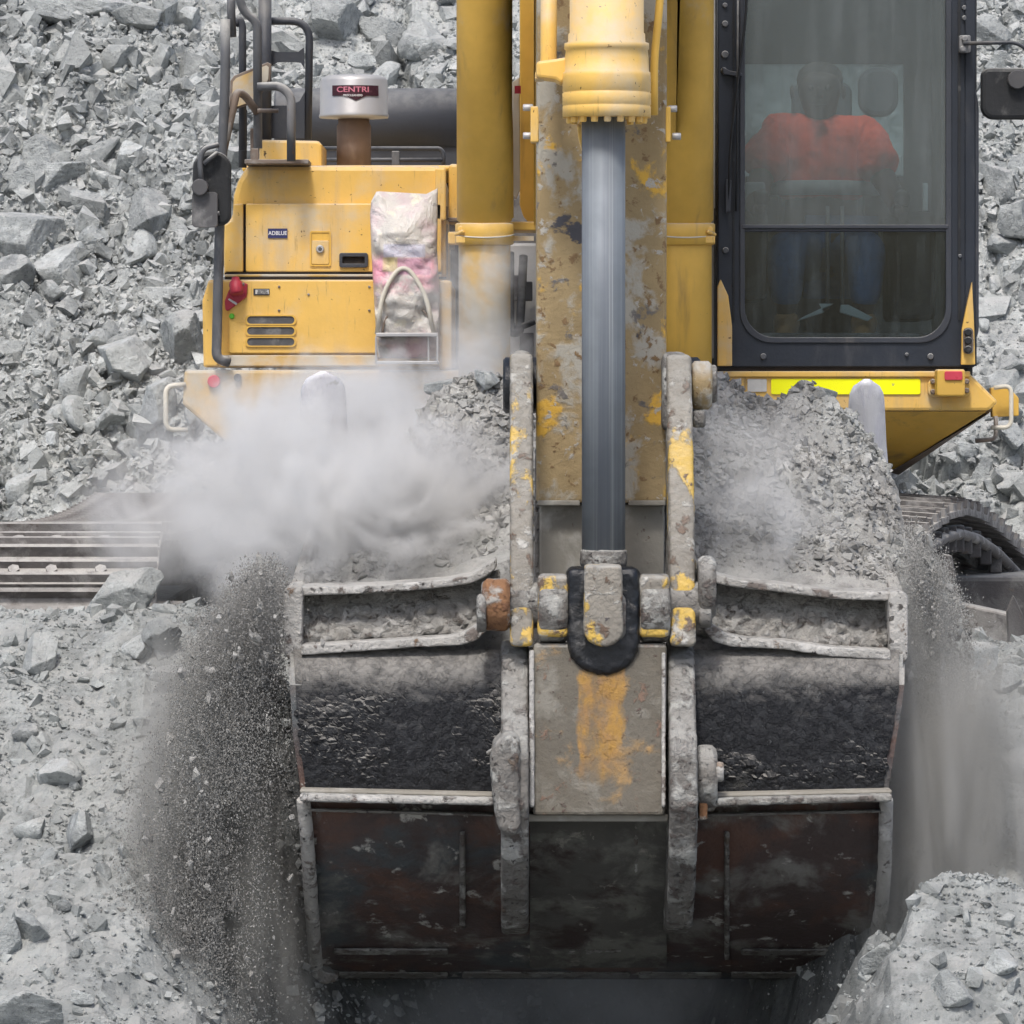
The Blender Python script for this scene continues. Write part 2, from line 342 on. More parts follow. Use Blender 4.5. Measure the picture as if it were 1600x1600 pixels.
def grime(o, vox=.006, amt=.0045, size=.035):
    r = o.modifiers.new('crust', 'REMESH'); r.mode = 'VOXEL'; r.voxel_size = vox; r.use_smooth_shade = True
    for sz, am in ((size, amt), (size*.35, amt*.5)):
        if sz not in GT:
            t = bpy.data.textures.new('crust', 'CLOUDS'); t.noise_scale = sz; t.noise_depth = 3; GT[sz] = t
        d = o.modifiers.new('crust_relief', 'DISPLACE'); d.texture = GT[sz]; d.texture_coords = 'LOCAL'; d.strength = am; d.mid_level = .5
    return o
def obj(name, mb, mat, parent=None, bevel=0, at=None, smooth=None, label=None):
    me = bpy.data.meshes.new(name); off = wloc(parent) if parent is not None else (Vector(at) if at is not None else Vector())
    me.from_pydata([tuple(Vector(v)-off) for v in mb.v], [], mb.f); me.validate()
    bm = bmesh.new(); bm.from_mesh(me); bmesh.ops.recalc_face_normals(bm, faces=bm.faces); bm.to_mesh(me); bm.free()
    if smooth is not None: me.polygons.foreach_set('use_smooth', [smooth]*len(me.polygons))
    elif len(mb.sm) == len(me.polygons): me.polygons.foreach_set('use_smooth', mb.sm)
    me.materials.append(M[mat] if isinstance(mat, str) else mat)
    o = bpy.data.objects.new(name, me)
    if parent is None and at is not None: o.location = at
    link(o, parent)
    if bevel:
        b = o.modifiers.new('bevel', 'BEVEL'); b.width = bevel; b.segments = 2; b.limit_method = 'ANGLE'; b.angle_limit = R(40)
    if mat in ('worn_steel', 'edge_steel', 'link_metal', 'rust') and parent is not None: grime(o, .0055, .0032 if mat == 'edge_steel' else .0045)
    if label: o['label'] = label
    return o
def tag(o, label=None, cat=None, group=None, kind=None):
    if label: o['label'] = label
    if cat: o['category'] = cat
    if group: o['group'] = group
    if kind: o['kind'] = kind
    return o
def empty(name, loc): 
    o = bpy.data.objects.new(name, None); o.empty_display_size = .2; o.location = loc; return link(o)
def text_mesh(s, size, extrude=.001, sx=1):
    cu = bpy.data.curves.new('text', 'FONT'); cu.body = s; cu.size = size; cu.align_x = 'CENTER'; cu.align_y = 'CENTER'; cu.extrude = extrude
    cu.offset = size*.012; t = bpy.data.objects.new('t', cu); C.objects.link(t)
    me = bpy.data.meshes.new_from_object(t.evaluated_get(bpy.context.evaluated_depsgraph_get()))
    bpy.data.objects.remove(t); mb = MB(); mb.add([(v.co.x*sx, v.co.y, v.co.z) for v in me.vertices], [tuple(p.vertices) for p in me.polygons]); return mb
def text(name, s, px, py, Y, hpx, mat, parent, sx=1, curve=None):
    """raised lettering facing the camera; curve = (axis x, axis Y, radius) wraps it round an upright cylinder"""
    mb = text_mesh(s, hpx*1.38*Y/F, .0008, sx); c = P(px, py, Y)
    if curve:
        cx, cyy, r = curve; out = []
        for x, z, e in mb.v:
            a = x/r; out.append((cx+math.sin(a)*(r+e), cyy-math.cos(a)*(r+e), c.z+z))
        mb.v = out
    else: mb.v = [(c.x+x, c.y-e, c.z+z) for x, z, e in mb.v]
    return obj(name, mb, mat, parent)

# ------------------------------------------------------------------ numpy noise
def h2(i, j, k):
    n = (i.astype(np.int64)*374761393+j.astype(np.int64)*668265263+k*1442695041) & 0xffffffff
    n = ((n ^ (n >> 13))*1274126177) & 0xffffffff; n = ((n ^ (n >> 16))*2246822519) & 0xffffffff
    return ((n ^ (n >> 15)) & 0xffffff)/float(0xffffff)
def vnoise(x, y, k=0):
    i, j = np.floor(x), np.floor(y); u, v = x-i, y-j; u = u*u*(3-2*u); v = v*v*(3-2*v)
    return (h2(i, j, k)*(1-u)+h2(i+1, j, k)*u)*(1-v)+(h2(i, j+1, k)*(1-u)+h2(i+1, j+1, k)*u)*v
def fbm(x, y, k=0, o=5):
    s = 0; a = .5
    for q in range(o): s = s+a*(vnoise(x*2**q, y*2**q, k+q)-.5)*2; a *= .5
    return s
def chunks(x, y, s, k):
    """broken-rock relief: every cell is a tilted facet, sunk at its joints"""
    X = x/s+.35*fbm(x/s*.9, y/s*.9, k+50, 3); Y = y/s+.35*fbm(x/s*.9, y/s*.9, k+60, 3)
    i0, j0 = np.floor(X), np.floor(Y); F1 = np.full(X.shape, 9.); F2 = np.full(X.shape, 9.); H = np.zeros(X.shape)
    for di in (-1, 0, 1):
        for dj in (-1, 0, 1):
            i, j = i0+di, j0+dj; cx, cyy = i+.1+.8*h2(i, j, k), j+.1+.8*h2(i, j, k+1); dx, dy = X-cx, Y-cyy
            d = np.sqrt(dx*dx+dy*dy); h = h2(i, j, k+2)*.7+(h2(i, j, k+3)-.5)*1.5*dx+(h2(i, j, k+4)-.35)*1.5*dy
            m = d < F1; F2 = np.where(m, F1, np.minimum(F2, d)); H = np.where(m, h, H); F1 = np.where(m, d, F1)
    return s*(H-.35*(1-np.clip((F2-F1)/.16, 0, 1)))
def sstep(a, b, x): t = np.clip((x-a)/(b-a), 0, 1); return t*t*(3-2*t)

# ------------------------------------------------------------------ ground and quarry slope
def base(x, Y):
    bank = np.interp(Y, [6, 12, 14, 16.3, 16.75, 17.3, 21.6, 22.5, 33.5, 60], [-4.2, -2.75, -1.80, -.77, -.80, -1.42, -1.42, -.62, 9, 10])
    bank = bank-np.where((x > 1) & (Y < 17), .10, 0)
    # pit dug in front of the machine, under the bucket: loose rubble slopes run down into it
    xw = x+.25*fbm(x*1.7+5, Y*1.7, 91, 4)
    d = np.minimum(1.45*np.maximum(0, xw+1.10-.13*(np.maximum(Y, 14.8)-14.8)), 2.6*np.maximum(0, 1.16-xw))
    z = np.maximum(bank-d*sstep(17.4, 16.7, Y), np.minimum(np.interp(Y, [6, 16.0, 16.7, 17.4], [-4.6, -4.0, -3.2, -1.5]), bank))
    pile = -1.47-1.5*np.maximum(0, 1.08-x-.26*fbm(x*2.5, Y*2.5, 92, 5))-.25*np.maximum(0, x-1.3)-.75*np.maximum(0, np.abs(Y-14.0)-.12)
    z = np.maximum(z, pile)
    return z+.10*fbm(x*.7, Y*.7, 3, 3)*sstep(17.6, 17, Y)+.30*fbm(x*.45+9, Y*.45, 5, 3)*sstep(22, 24, Y)
def relief(x, Y):
    sl = sstep(22.0, 22.8, Y); bk = 1-sstep(16.9, 17.2, Y)
    # patches where big blocks or fines dominate
    pt = sstep(-.15, .35, fbm(x*.8+3, Y*.8+1, 21, 3)); pw = 1-.65*sstep(.0, .22, fbm(x*.75+11, Y*.9+2, 52, 4))
    h = chunks(x, Y, .62, 1)*.34*(.25+.75*pt)+chunks(x, Y, .28, 11)*.36*(.3+.7*pt)+(chunks(x, Y, .11, 23)*.50+chunks(x, Y, .055, 37)*.5)*pw+.02*fbm(x*9, Y*9, 57, 4)*(1-pw)
    g = sstep(-.1, .25, fbm(x*1.4, Y*1.4, 31, 3))
    hb = .07*fbm(x*3, Y*3, 5, 5)+.014*fbm(x*22, Y*22, 6, 3)+chunks(x, Y, .13, 15)*.22*g+chunks(x, Y, .05, 29)*.42*g+.012*fbm(x*14, Y*14, 8, 4)
    return h*sl+hb*np.maximum(bk, .25*(1-sl))*(1-sl)
GX0, GX1, GY0, GY1, GS = -3.7, 3.9, 12.4, 27.6, .0185
gx = np.arange(GX0, GX1, GS); gy = np.arange(GY0, GY1, GS)
XX, YY = np.meshgrid(gx, gy)
RL = relief(XX, YY); NS = sstep(22.0, 22.8, YY)
ZZ = base(XX, YY)+RL*(1-.25*NS)+CZ; YG = YY-RL*.62*NS
def grid_obj(name, X, Y, Z, mat, tone=None, smooth=False):
    ny, nx = X.shape; me = bpy.data.meshes.new(name); idx = np.arange(nx*ny).reshape(ny, nx)
    q = np.stack([idx[:-1, :-1], idx[:-1, 1:], idx[1:, 1:], idx[1:, :-1]], -1).reshape(-1, 4)
    np_mesh(me, np.stack([X, Y, Z], -1).reshape(-1, 3), q)
    a = me.color_attributes.new('tone', 'FLOAT_COLOR', 'POINT')
    t = np.ones((nx*ny, 4), np.float32)
    if tone is not None: t[:, :3] = tone.reshape(-1, 1)
    a.data.foreach_set('color', t.ravel())
    me.polygons.foreach_set('use_smooth', [smooth]*len(me.polygons)); me.materials.append(M[mat])
    return link(bpy.data.objects.new(name, me))
def np_mesh(me, v, f):
    n = f.shape[1]; me.vertices.add(len(v)); me.vertices.foreach_set('co', v.astype(np.float32).ravel())
    me.loops.add(f.size); me.loops.foreach_set('vertex_index', f.astype(np.int32).ravel())
    me.polygons.add(len(f)); me.polygons.foreach_set('loop_start', np.arange(0, f.size, n, dtype=np.int32))
    try: me.polygons.foreach_set('loop_total', np.full(len(f), n, np.int32))
    except Exception: pass
    me.update(calc_edges=True); me.validate(); me.polygons.foreach_set('use_smooth', [False]*len(me.polygons))
iy = int((19.5-GY0)/GS)
tone = 1-.55*sstep(-1.10, -.72, XX)*sstep(1.10, .92, XX)*sstep(17.2, 16.8, YY)   # pit shade painted into the ground colour, walls included
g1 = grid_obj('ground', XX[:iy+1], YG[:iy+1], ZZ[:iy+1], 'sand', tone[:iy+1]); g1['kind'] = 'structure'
g2 = grid_obj('quarry_slope', XX[iy:], YG[iy:], ZZ[iy:], 'rubble'); g2['kind'] = 'structure'
bxs = np.concatenate([np.arange(-300, -12, 12), np.arange(-12, 12, .3), np.arange(12, 301, 12)]); bys = np.concatenate([np.arange(-200, 4, 8), np.arange(4, 40, .3), np.arange(40, 400, 12)])
BX, BY = np.meshgrid(bxs, bys)
inner = (BX > GX0+.35) & (BX < GX1-.35) & (BY > GY0+.4) & (BY < GY1-.4)
g3 = grid_obj('surrounding_ground', BX, BY, base(BX, BY)+CZ+.28*fbm(BX*1.5, BY*1.5, 4, 3)-np.where(inner, .9, .02), 'rubble'); g3['kind'] = 'structure'
def surfpt(x, Y):
    i = np.clip((np.asarray(x)-GX0)/GS, 0, len(gx)-2).astype(int); j = np.clip((np.asarray(Y)-GY0)/GS, 0, len(gy)-2).astype(int)
    return YG[j, i], ZZ[j, i]
def height(x, Y):
    i = np.clip((np.asarray(x)-GX0)/GS, 0, len(gx)-2); j = np.clip((np.asarray(Y)-GY0)/GS, 0, len(gy)-2)
    return ZZ[j.astype(int), i.astype(int)]
def hit(px, py):
    Yc = np.arange(12.6, 27.5, .0185); x = (px-800)*Yc/F; yy, zz = surfpt(x, Yc); k = np.argmax(590-(zz-CZ)*F/yy <= py)
    return P(px, py, float(yy[k]) if k else 25.)

# ------------------------------------------------------------------ rocks
def rock_mesh(name, seed, sub, planes, sharp=26, rough=.05):
    bm = bmesh.new(); bmesh.ops.create_icosphere(bm, subdivisions=sub, radius=1)
    u = np.array([v.co[:] for v in bm.verts]); fs = np.array([[v.index for v in f.verts] for f in bm.faces]); bm.free()
    rg = np.random.RandomState(seed); n = rg.normal(size=(planes, 3)); n /= np.linalg.norm(n, axis=1)[:, None]; d = rg.uniform(.50, 1.0, planes)
    q = np.maximum(u@n.T, 1e-3)/d; r = (q**sharp).sum(1)**(-1/sharp); r = np.minimum(r, 1.6)
    v = u*r[:, None]
    if rough:
        for sc_, a in ((2.2, rough), (5, rough*.6), (11, rough*.35), (24, rough*.2)):
            v = v+u*(fbm(v[:, 0]*sc_+v[:, 2]*sc_*.7+seed, v[:, 1]*sc_-v[:, 2]*sc_*.6, seed, 3)*a)[:, None]
    v /= np.abs(v).max()
    me = bpy.data.meshes.new(name); np_mesh(me, v, fs); me.materials.append(M['rock'])
    return me
BOULD = [rock_mesh('boulder_shape', 100+i, 5, random.choice((8, 9, 10)), 44) for i in range(14)]
BOULD_S = [rock_mesh('stone_shape', 200+i, 4, random.choice((7, 8, 9)), 44, .045) for i in range(12)]
def put_rock(name, me, p, s, label, cat, group=None, rot=None, sink=.25):
    o = bpy.data.objects.new(name, me); o.rotation_euler = rot or [random.uniform(0, 6.28) for _ in range(3)]
    o.scale = s; o.location = p; link(o); return tag(o, label, cat, group)
NB = [ # px, py, half-width px, half-height px, label
 (193, 930, 60, 62, 'pale smooth pyramid-shaped boulder leaning against the left crawler track'),
 (262, 1000, 38, 30, 'angular split boulder with a shaded underside right of the pyramid boulder'),
 (218, 1012, 26, 32, 'rounded upright rock wedged just left of the split boulder on the bank'),
 (262, 950, 22, 14, 'small bright rock on top of the pile between pyramid boulder and falling spoil'),
 (60, 1040, 42, 38, 'big dusty boulder half buried in the left bank below the crawler track'),
 (272, 1058, 38, 18, 'flat slab rock lying tilted below the split boulder on the left bank'),
 (42, 1140, 28, 20, 'pointed rock poking out of the sandy left bank at the picture edge'),
 (85, 1210, 40, 22, 'wide half-buried rock with a dark undercut in the middle of the left bank'),
 (50, 1295, 28, 16, 'thin bright shard of rock lying diagonally on the lower left bank'),
 (130, 1300, 38, 34, 'blocky rock half buried beside the bright shard on the lower left bank'),
 (198, 1335, 14, 18, 'small white rock standing at the foot of the left bank beside falling spoil'),
 (48, 1455, 36, 26, 'pale block of rock near the bottom left corner of the photo'),
 (5, 1480, 22, 46, 'tall grey rock cut off by the left edge near the bottom corner'),
 (60, 1590, 90, 38, 'very large flat-topped boulder filling the bottom left corner'),
 (125, 1562, 22, 17, 'small white-topped stone resting on the bottom left corner boulder'),
 (100, 1410, 18, 20, 'short upright stone on the lower left bank above the pale block'),
 (1528, 1028, 46, 34, 'bright square boulder under the right crawler track'),
 (1480, 1095, 20, 20, 'small pale boulder right of the bucket below the square boulder'),
 (1570, 1070, 34, 22, 'angular boulder at the right edge beside the square boulder'),
 (1545, 1140, 26, 18, 'wedge rock lying below the boulders on the right bank'),
 (1590, 1195, 44, 34, 'dark shaded block of rock at the right edge of the photo'),
 (1365, 1500, 34, 24, 'rounded pale rock at the crest of the spoil heap in the lower right'),
 (1480, 1540, 40, 26, 'large rolling rock in the lower right spoil heap'),
 (1560, 1500, 30, 20, 'bright flat rock on the right side of the lower right spoil heap'),
 (120, 20, 92, 34, 'long pale slab high on the slope at the top left'),
 (210, 30, 40, 26, 'rounded grey boulder right of the long pale slab at the top left'),
 (285, 38, 34, 20, 'dark tilted rock at the top behind the handrails'),
 (60, 235, 60, 40, 'large faceted boulder upper left beside the long ledge rock'),
 (65, 275, 70, 26, 'long ledge-like rock casting a shadow below the faceted boulder'),
 (200, 95, 44, 30, 'flat grey boulder in the fine scree at the upper left'),
 (200, 250, 34, 40, 'split upright block in the middle of the left slope'),
 (150, 325, 42, 36, 'cracked round boulder left of the cylindrical core of rock'),
 (232, 345, 46, 40, 'broad speckled boulder halfway up the left slope'),
 (30, 375, 70, 60, 'huge broken boulder at the left edge halfway up the slope'),
 (95, 415, 54, 36, 'wide grey block under the huge broken boulder at the left edge'),
 (14, 435, 38, 36, 'pale rounded block at the left edge above the dark wedge'),
 (55, 495, 34, 38, 'square shaded block standing at the left edge of the slope'),
 (85, 460, 40, 20, 'flat pale rock lying above the square shaded block'),
 (252, 468, 42, 28, 'box-shaped boulder with a flat top left of the yellow machine side'),
 (205, 575, 46, 50, 'pale cracked outcrop beside the lower yellow hood'),
 (290, 545, 44, 50, 'white-topped fractured block touching the yellow hood corner'),
 (180, 650, 34, 36, 'grey cube-like boulder below the cracked outcrop'),
 (140, 670, 26, 22, 'tilted wedge rock left of the grey cube-like boulder'),
 (235, 640, 36, 52, 'tall grey block behind the bent yellow hand grip'),
 (95, 650, 22, 14, 'small flat stone in the fines at lower left of the slope'),
 (120, 730, 30, 22, 'low rounded rock just above the left crawler track'),
 (205, 775, 34, 16, 'flat dusty rock behind the left crawler track'),
 (520, 40, 52, 40, 'big smooth boulder on the slope above the metal air pre-cleaner'),
 (600, 55, 50, 34, 'bright angular boulder right of the big smooth boulder above the engine'),
 (668, 70, 46, 26, 'dark-bottomed slab next to the yellow lift cylinder at the top'),
 (560, 100, 26, 20, 'rounded stone on the slope just over the pre-cleaner cap'),
 (1560, 290, 42, 40, 'pale boulder on the right slope below the cab mirror'),
 (1590, 350, 40, 50, 'large shadowed boulder at the right picture edge below the mirror'),
 (1575, 385, 30, 24, 'white angular rock beside the cab at the right edge'),
 (1550, 60, 50, 30, 'wide pale rock on the slope above the cab mirror'),
 (1580, 570, 36, 28, 'rounded boulder behind the yellow grab loop at the right edge'),
 (1560, 450, 24, 16, 'small flat rock right of the cab lower corner'),
 (1500, 705, 30, 20, 'light rock below the right deck corner on the slope'),
 (1585, 760, 44, 30, 'broad pale rock above the right crawler track at the edge'),
]
SHORT = ['pyramid-shaped boulder', 'angular split boulder', 'rounded upright rock', 'bright rock on the pile', 'big half-buried boulder', 'flat tilted slab', 'pointed rock at the edge', 'undercut rock in the left bank', 'bright diagonal shard', 'blocky rock by the shard', 'small white standing rock', 'pale block in the lower left', 'tall rock at the left edge', 'flat-topped corner boulder', 'white-topped corner stone', 'short upright stone', 'bright square boulder', 'pale boulder beside the bucket', 'angular right-edge boulder', 'wedge rock on the right bank', 'dark shaded right-edge block', 'rounded rock on the heap crest', 'large rolling rock', 'bright flat rock on the heap', 'long pale slab at the top', 'grey boulder by the pale slab', 'dark tilted rock behind the handrails', 'large faceted boulder', 'long ledge rock', 'flat boulder in the scree', 'split upright block', 'cracked round boulder', 'broad speckled boulder', 'huge broken boulder', 'wide grey block', 'pale rounded edge block', 'square shaded block', 'flat pale rock', 'box-shaped boulder', 'pale cracked outcrop', 'white-topped fractured block', 'grey cube-like boulder', 'tilted wedge rock', 'tall block behind the hand grip', 'small flat stone', 'low rock above the left track', 'flat rock behind the left track', 'big smooth boulder over the engine', 'bright boulder over the engine', 'dark-bottomed slab by the cylinder', 'rounded stone over the pre-cleaner', 'pale boulder below the mirror', 'large shadowed right-edge boulder', 'white angular rock by the cab', 'wide pale rock above the mirror', 'boulder behind the right grab loop', 'flat rock by the cab corner', 'light rock below the deck corner', 'broad rock above the right track']
ri = 0; occupied = []; used = set()
assert len(SHORT) == len(NB)
def near_label(px, py, sz, bank):
    c = sorted(range(len(NB)), key=lambda i: math.hypot(NB[i][0]-px, NB[i][1]-py))[:5]
    for i in c:
        if math.hypot(NB[i][0]-px, NB[i][1]-py) > 190: break
        a = math.degrees(math.atan2(NB[i][1]-py, px-NB[i][0])); d = ('right of', 'above and right of', 'above', 'above and left of', 'left of', 'below and left of', 'below', 'below and right of')[int(((a+22.5) % 360)//45)]
        if (i, d) not in used:
            used.add((i, d)); return ('grey stone' if bank else 'angular grey block')+' lying '+d+' the '+SHORT[i]
    return None
for px, py, hw, hh, lab in NB:
    p = hit(px, py+hh*.3)
    if py > 880 and p.y > 16.7: p = P(px, py, 16.62)
    k = p.y/F
    s = (hw*k*1.12, (hw+hh)*.5*k*1.15, hh*k*1.25)
    rot = (random.uniform(-.5, .5), random.uniform(-.35, .35), random.choice((0, 3.14))+random.uniform(-.5, .5))
    q = P(px, py, p.y+s[1]*(.15 if py < 880 else -.35)); big = hw > 30
    put_rock('boulder', (BOULD if big else BOULD_S)[ri % (14 if big else 12)], q, s, lab, 'boulder', 'named boulders lying around the excavator', rot)
    occupied.append((px, py, hw)); ri += 1
regions = [('left', (-60, 330), 'grey angular block lying on the rubble slope left of the excavator', 'loose blocks on the slope left of the excavator', 95, (-20, 800)),
           ('middle', (330, 720), 'grey angular block on the slope behind the handrails and engine cover', 'loose blocks on the slope behind the engine cover', 45, (-20, 250)),
           ('right', (1500, 1660), 'grey angular block lying on the rubble slope right of the cab', 'loose blocks on the slope right of the cab', 45, (-20, 780)),
           ('lbank', (-40, 330), 'dusty grey stone lying in the sandy bank left of the bucket', 'stones in the bank left of the bucket', 38, (985, 1600)),
           ('rbank', (1430, 1640), 'dusty grey stone lying in the bank right of the bucket', 'stones in the bank right of the bucket', 17, (1040, 1600))]
for nm, (xa, xb), lab, grp, cnt, (ya, yb) in regions:
    t = 0
    while t < cnt:
        px, py = random.uniform(xa, xb), random.uniform(ya, yb); sz = (8+14*random.random()**2.2) if 'bank' in nm else (11+27*random.random()**1.8)
        if any(abs(px-a) < c*.7+sz*.5 and abs(py-b) < c*.55+sz*.5 for a, b, c in occupied) and random.random() < .8: continue
        p = hit(px, py); k = p.y/F
        q = p+Vector((0, sz*k*.25, sz*k*.1))
        put_rock('stone', random.choice(BOULD_S), q, (sz*k*random.uniform(.9, 1.5), sz*k, sz*k*random.uniform(.6, 1.05)), near_label(px, py, sz, 'bank' in nm) or lab, 'stone', grp); t += 1

TEMPL = []
for i in range(26):
    bm = bmesh.new(); rg = random.Random(900+i)
    sx = (rg.uniform(.55, 1), rg.uniform(.55, 1), rg.uniform(.4, .9))
    for q in range(8):
        v = Vector(((q & 1)*2-1, (q >> 1 & 1)*2-1, (q >> 2)*2-1))*.62+Vector((rg.uniform(-.42, .42), rg.uniform(-.42, .42), rg.uniform(-.42, .42)))
        bm.verts.new((v.x*sx[0], v.y*sx[1], v.z*sx[2]))
    r = bmesh.ops.convex_hull(bm, input=bm.verts); bmesh.ops.delete(bm, geom=[g for g in r['geom_interior'] if isinstance(g, bmesh.types.BMVert)], context='VERTS')
    bmesh.ops.triangulate(bm, faces=bm.faces); bm.verts.ensure_lookup_table(); bm.verts.index_update()
    TEMPL.append((np.array([v.co[:] for v in bm.verts]), np.array([[v.index for v in f.verts] for f in bm.faces]))); bm.free()
def stones(name, pos, size, mat, seed=0, tone=(.75, 1.2), stretch=None):
    """thousands of small stones merged into one mesh (uncountable)"""
    rg = np.random.RandomState(seed); n = len(pos); which = rg.randint(0, len(TEMPL), n); V = []; Fc = []; T = []; o = 0
    tn = rg.uniform(tone[0], tone[1], n)
    q = rg.normal(size=(n, 4)); q /= np.linalg.norm(q, axis=1)[:, None]; a, b, c, d = q.T
    Rm = np.stack([1-2*(c*c+d*d), 2*(b*c-d*a), 2*(b*d+c*a), 2*(b*c+d*a), 1-2*(b*b+d*d), 2*(c*d-b*a), 2*(b*d-c*a), 2*(c*d+b*a), 1-2*(b*b+c*c)], -1).reshape(n, 3, 3)
    for t, (tv, tf) in enumerate(TEMPL):
        ix = np.where(which == t)[0]
        if not len(ix): continue
        v = np.einsum('nij,kj->nki', Rm[ix], tv)*size[ix][:, None, None]
        if stretch is not None: v = v*np.asarray(stretch)
        v = v+pos[ix][:, None, :]; V.append(v.reshape(-1, 3)); m = len(tv)
        Fc.append((tf[None]+(np.arange(len(ix))*m)[:, None, None]+o).reshape(-1, 3)); T.append(np.repeat(tn[ix], m)); o += len(ix)*m
    me = bpy.data.meshes.new(name); np_mesh(me, np.concatenate(V), np.concatenate(Fc))
    at = me.color_attributes.new('tone', 'FLOAT_COLOR', 'POINT'); tt = np.ones((o, 4), np.float32); tt[:, :3] = np.concatenate(T)[:, None]
    at.data.foreach_set('color', tt.ravel()); me.materials.append(M[mat])
    return link(bpy.data.objects.new(name, me))
def scatter(name, n, x0, x1, y0, y1, smin, smax, pw, mat, seed, mask=None, tone=(.75, 1.2)):
    rg = np.random.RandomState(seed); x = rg.uniform(x0, x1, n); Y = rg.uniform(y0, y1, n)
    if mask is not None:
        k = rg.uniform(size=n) < mask(x, Y); x, Y = x[k], Y[k]
    s = np.clip(smin*(rg.uniform(size=len(x))**(-pw)), smin, smax)
    if mat == 'rubble' and smax < .1: s = s*(1-.62*sstep(.0, .22, fbm(x*.75+11, Y*.9+2, 52, 4)))   # powdery chutes
    Yq, z = surfpt(x, Y); z = z+s*.15
    return tag(stones(name, np.stack([x, Yq, z], -1), s, mat, seed, tone), kind='stuff')
o = scatter('slope_scree', 105000, -3.6, 3.8, 22.0, 27.2, .010, .060, .44, 'rubble', 1); o['label'] = 'loose grey scree covering the quarry slope'; o['category'] = 'scree'
o = scatter('slope_rubble', 2600, -3.2, 3.4, 22.0, 27.2, .035, .14, .5, 'rubble', 8, lambda x, Y: sstep(-.3, .15, fbm(x*.9+4, Y*.9, 41, 3)), (.8, 1.1)); o['label'] = 'broken grey rubble strewn in patches over the quarry slope'; o['category'] = 'rubble'
o = scatter('bank_gravel', 110000, -2.1, 2.3, 13.2, 17.1, .0035, .034, .44, 'sand', 2, lambda x, Y: .30+.70*sstep(-.05, .3, fbm(x*1.6, Y*1.6, 71, 3)), (.98, 1.30)); o['label'] = 'fine grey gravel strewn over the sandy bank'; o['category'] = 'gravel'

# ------------------------------------------------------------------ excavator
ex = empty('excavator', P(928, 960, 19)); tag(ex, 'large yellow crawler excavator with a raised dusty bucket, seen head-on', 'excavator')
E = ex
# --- slewing platform
SL = obj('slew_frame', MB().bx(700, 585, 1130, 760, 19.2, 2.6).bx(690, 300, 1125, 600, 20.2, .8).bx(372, 600, 1500, 640, 19.4, 3.2), 'track_dark', E, .01)
DK = obj('deck', MB().prism([(288, 578), (800, 578), (800, 690), (352, 690), (285, 632)], 18.62, .5), 'yellow_dusty', E, .012)
# right-hand deck: upright face, and an apron that slopes away below it
zf = lambda px, py, Y: P(px, py, Y)
b = MB(); b.prism([(1118, 580), (1512, 580), (1560, 628), (1545, 642), (1118, 642)], 18.5, .42)
DR = obj('deck', b, 'yellow_paint', E, .012)
b = MB(); A = [P(1118, 643, 18.52), P(1543, 643, 18.52), P(1400, 733, 18.95), P(1118, 733, 18.95)]; b.ext(A, Vector((0, .18, .04)))
obj('apron_plate', b, 'yellow_shade', DR, .006)
b = MB(); b.ext([P(1545, 646, 18.53), P(1551, 640, 18.60), P(1404, 742, 19.0), P(1390, 738, 18.95)], Vector((0, .5, .0))); obj('apron_edge', b, 'rail_brown', DR)
obj('deck_lip', MB().bx(1120, 580, 1516, 589, 18.485, .05), 'yellow_paint', DR, .004)
obj('reflective_tape', MB().prism(rrect(1205, 592, 1438, 616, 3), 18.494, .004), 'fluor_tape', DR)
b = MB(); b.prism(rrect(1168, 592, 1198, 612, 2), 18.494, .004); obj('warning_label', b, 'white_paint', DR)
b = MB(); b.prism([(1165, 609), (1172, 596), (1179, 609)], 18.490, .003); obj('warning_triangle', b, 'rust', DR)
# corner lamp block
b = MB(); b.prism(rrect(1450, 592, 1516, 620, 10), 18.47, .03); LB = obj('work_lamp', b, 'yellow_paint', DR, .004)
obj('lamp_housing', MB().prism(rrect(1464, 577, 1508, 619, 4), 18.36, .11), 'yellow_shade', LB, .006)
b = MB().prism(rrect(1476, 580, 1504, 594, 3), 18.353, .012); obj('red_lens', b, 'red_reflector', LB, .002)
for bx_, by_ in ((1458, 596), (1458, 612), (1511, 610), (1511, 596)): obj('bolt', MB().ycyl(bx_, by_, 18.455, 4.4, .02, 6), 'rail_brown', LB)
# bracket, grab loop and hook at the right corner
BR = obj('corner_bracket', MB().prism([(1548, 606), (1572, 600), (1592, 622), (1592, 650), (1550, 652)], 18.72, .06), 'yellow_shade', E, .004)
obj('grab_loop', MB().tube(fil(TP([(1553, 606), (1580, 602), (1580, 668), (1549, 668)], 18.66), .03), .0085), 'cream_paint', BR)
obj('hook', MB().tube(fil(TP([(1556, 650), (1556, 686), (1524, 689)], 18.7), .02), .0085), 'rail_brown', BR)
# left corner: lamp and grab loop
obj('side_lamp', MB().ycyl(334, 596, 18.60, 10, .03, 20), 'red_reflector', DK)
obj('side_lamp', MB().ycyl(371, 590, 18.60, 6, .03, 16), 'slot_dark', DK)
obj('grab_loop', MB().tube(fil(TP([(290, 601, 18.62), (259, 603, 18.6), (259, 671, 18.6), (293, 672, 18.62)], 18.6), .03), .0095), 'cream_paint', E)

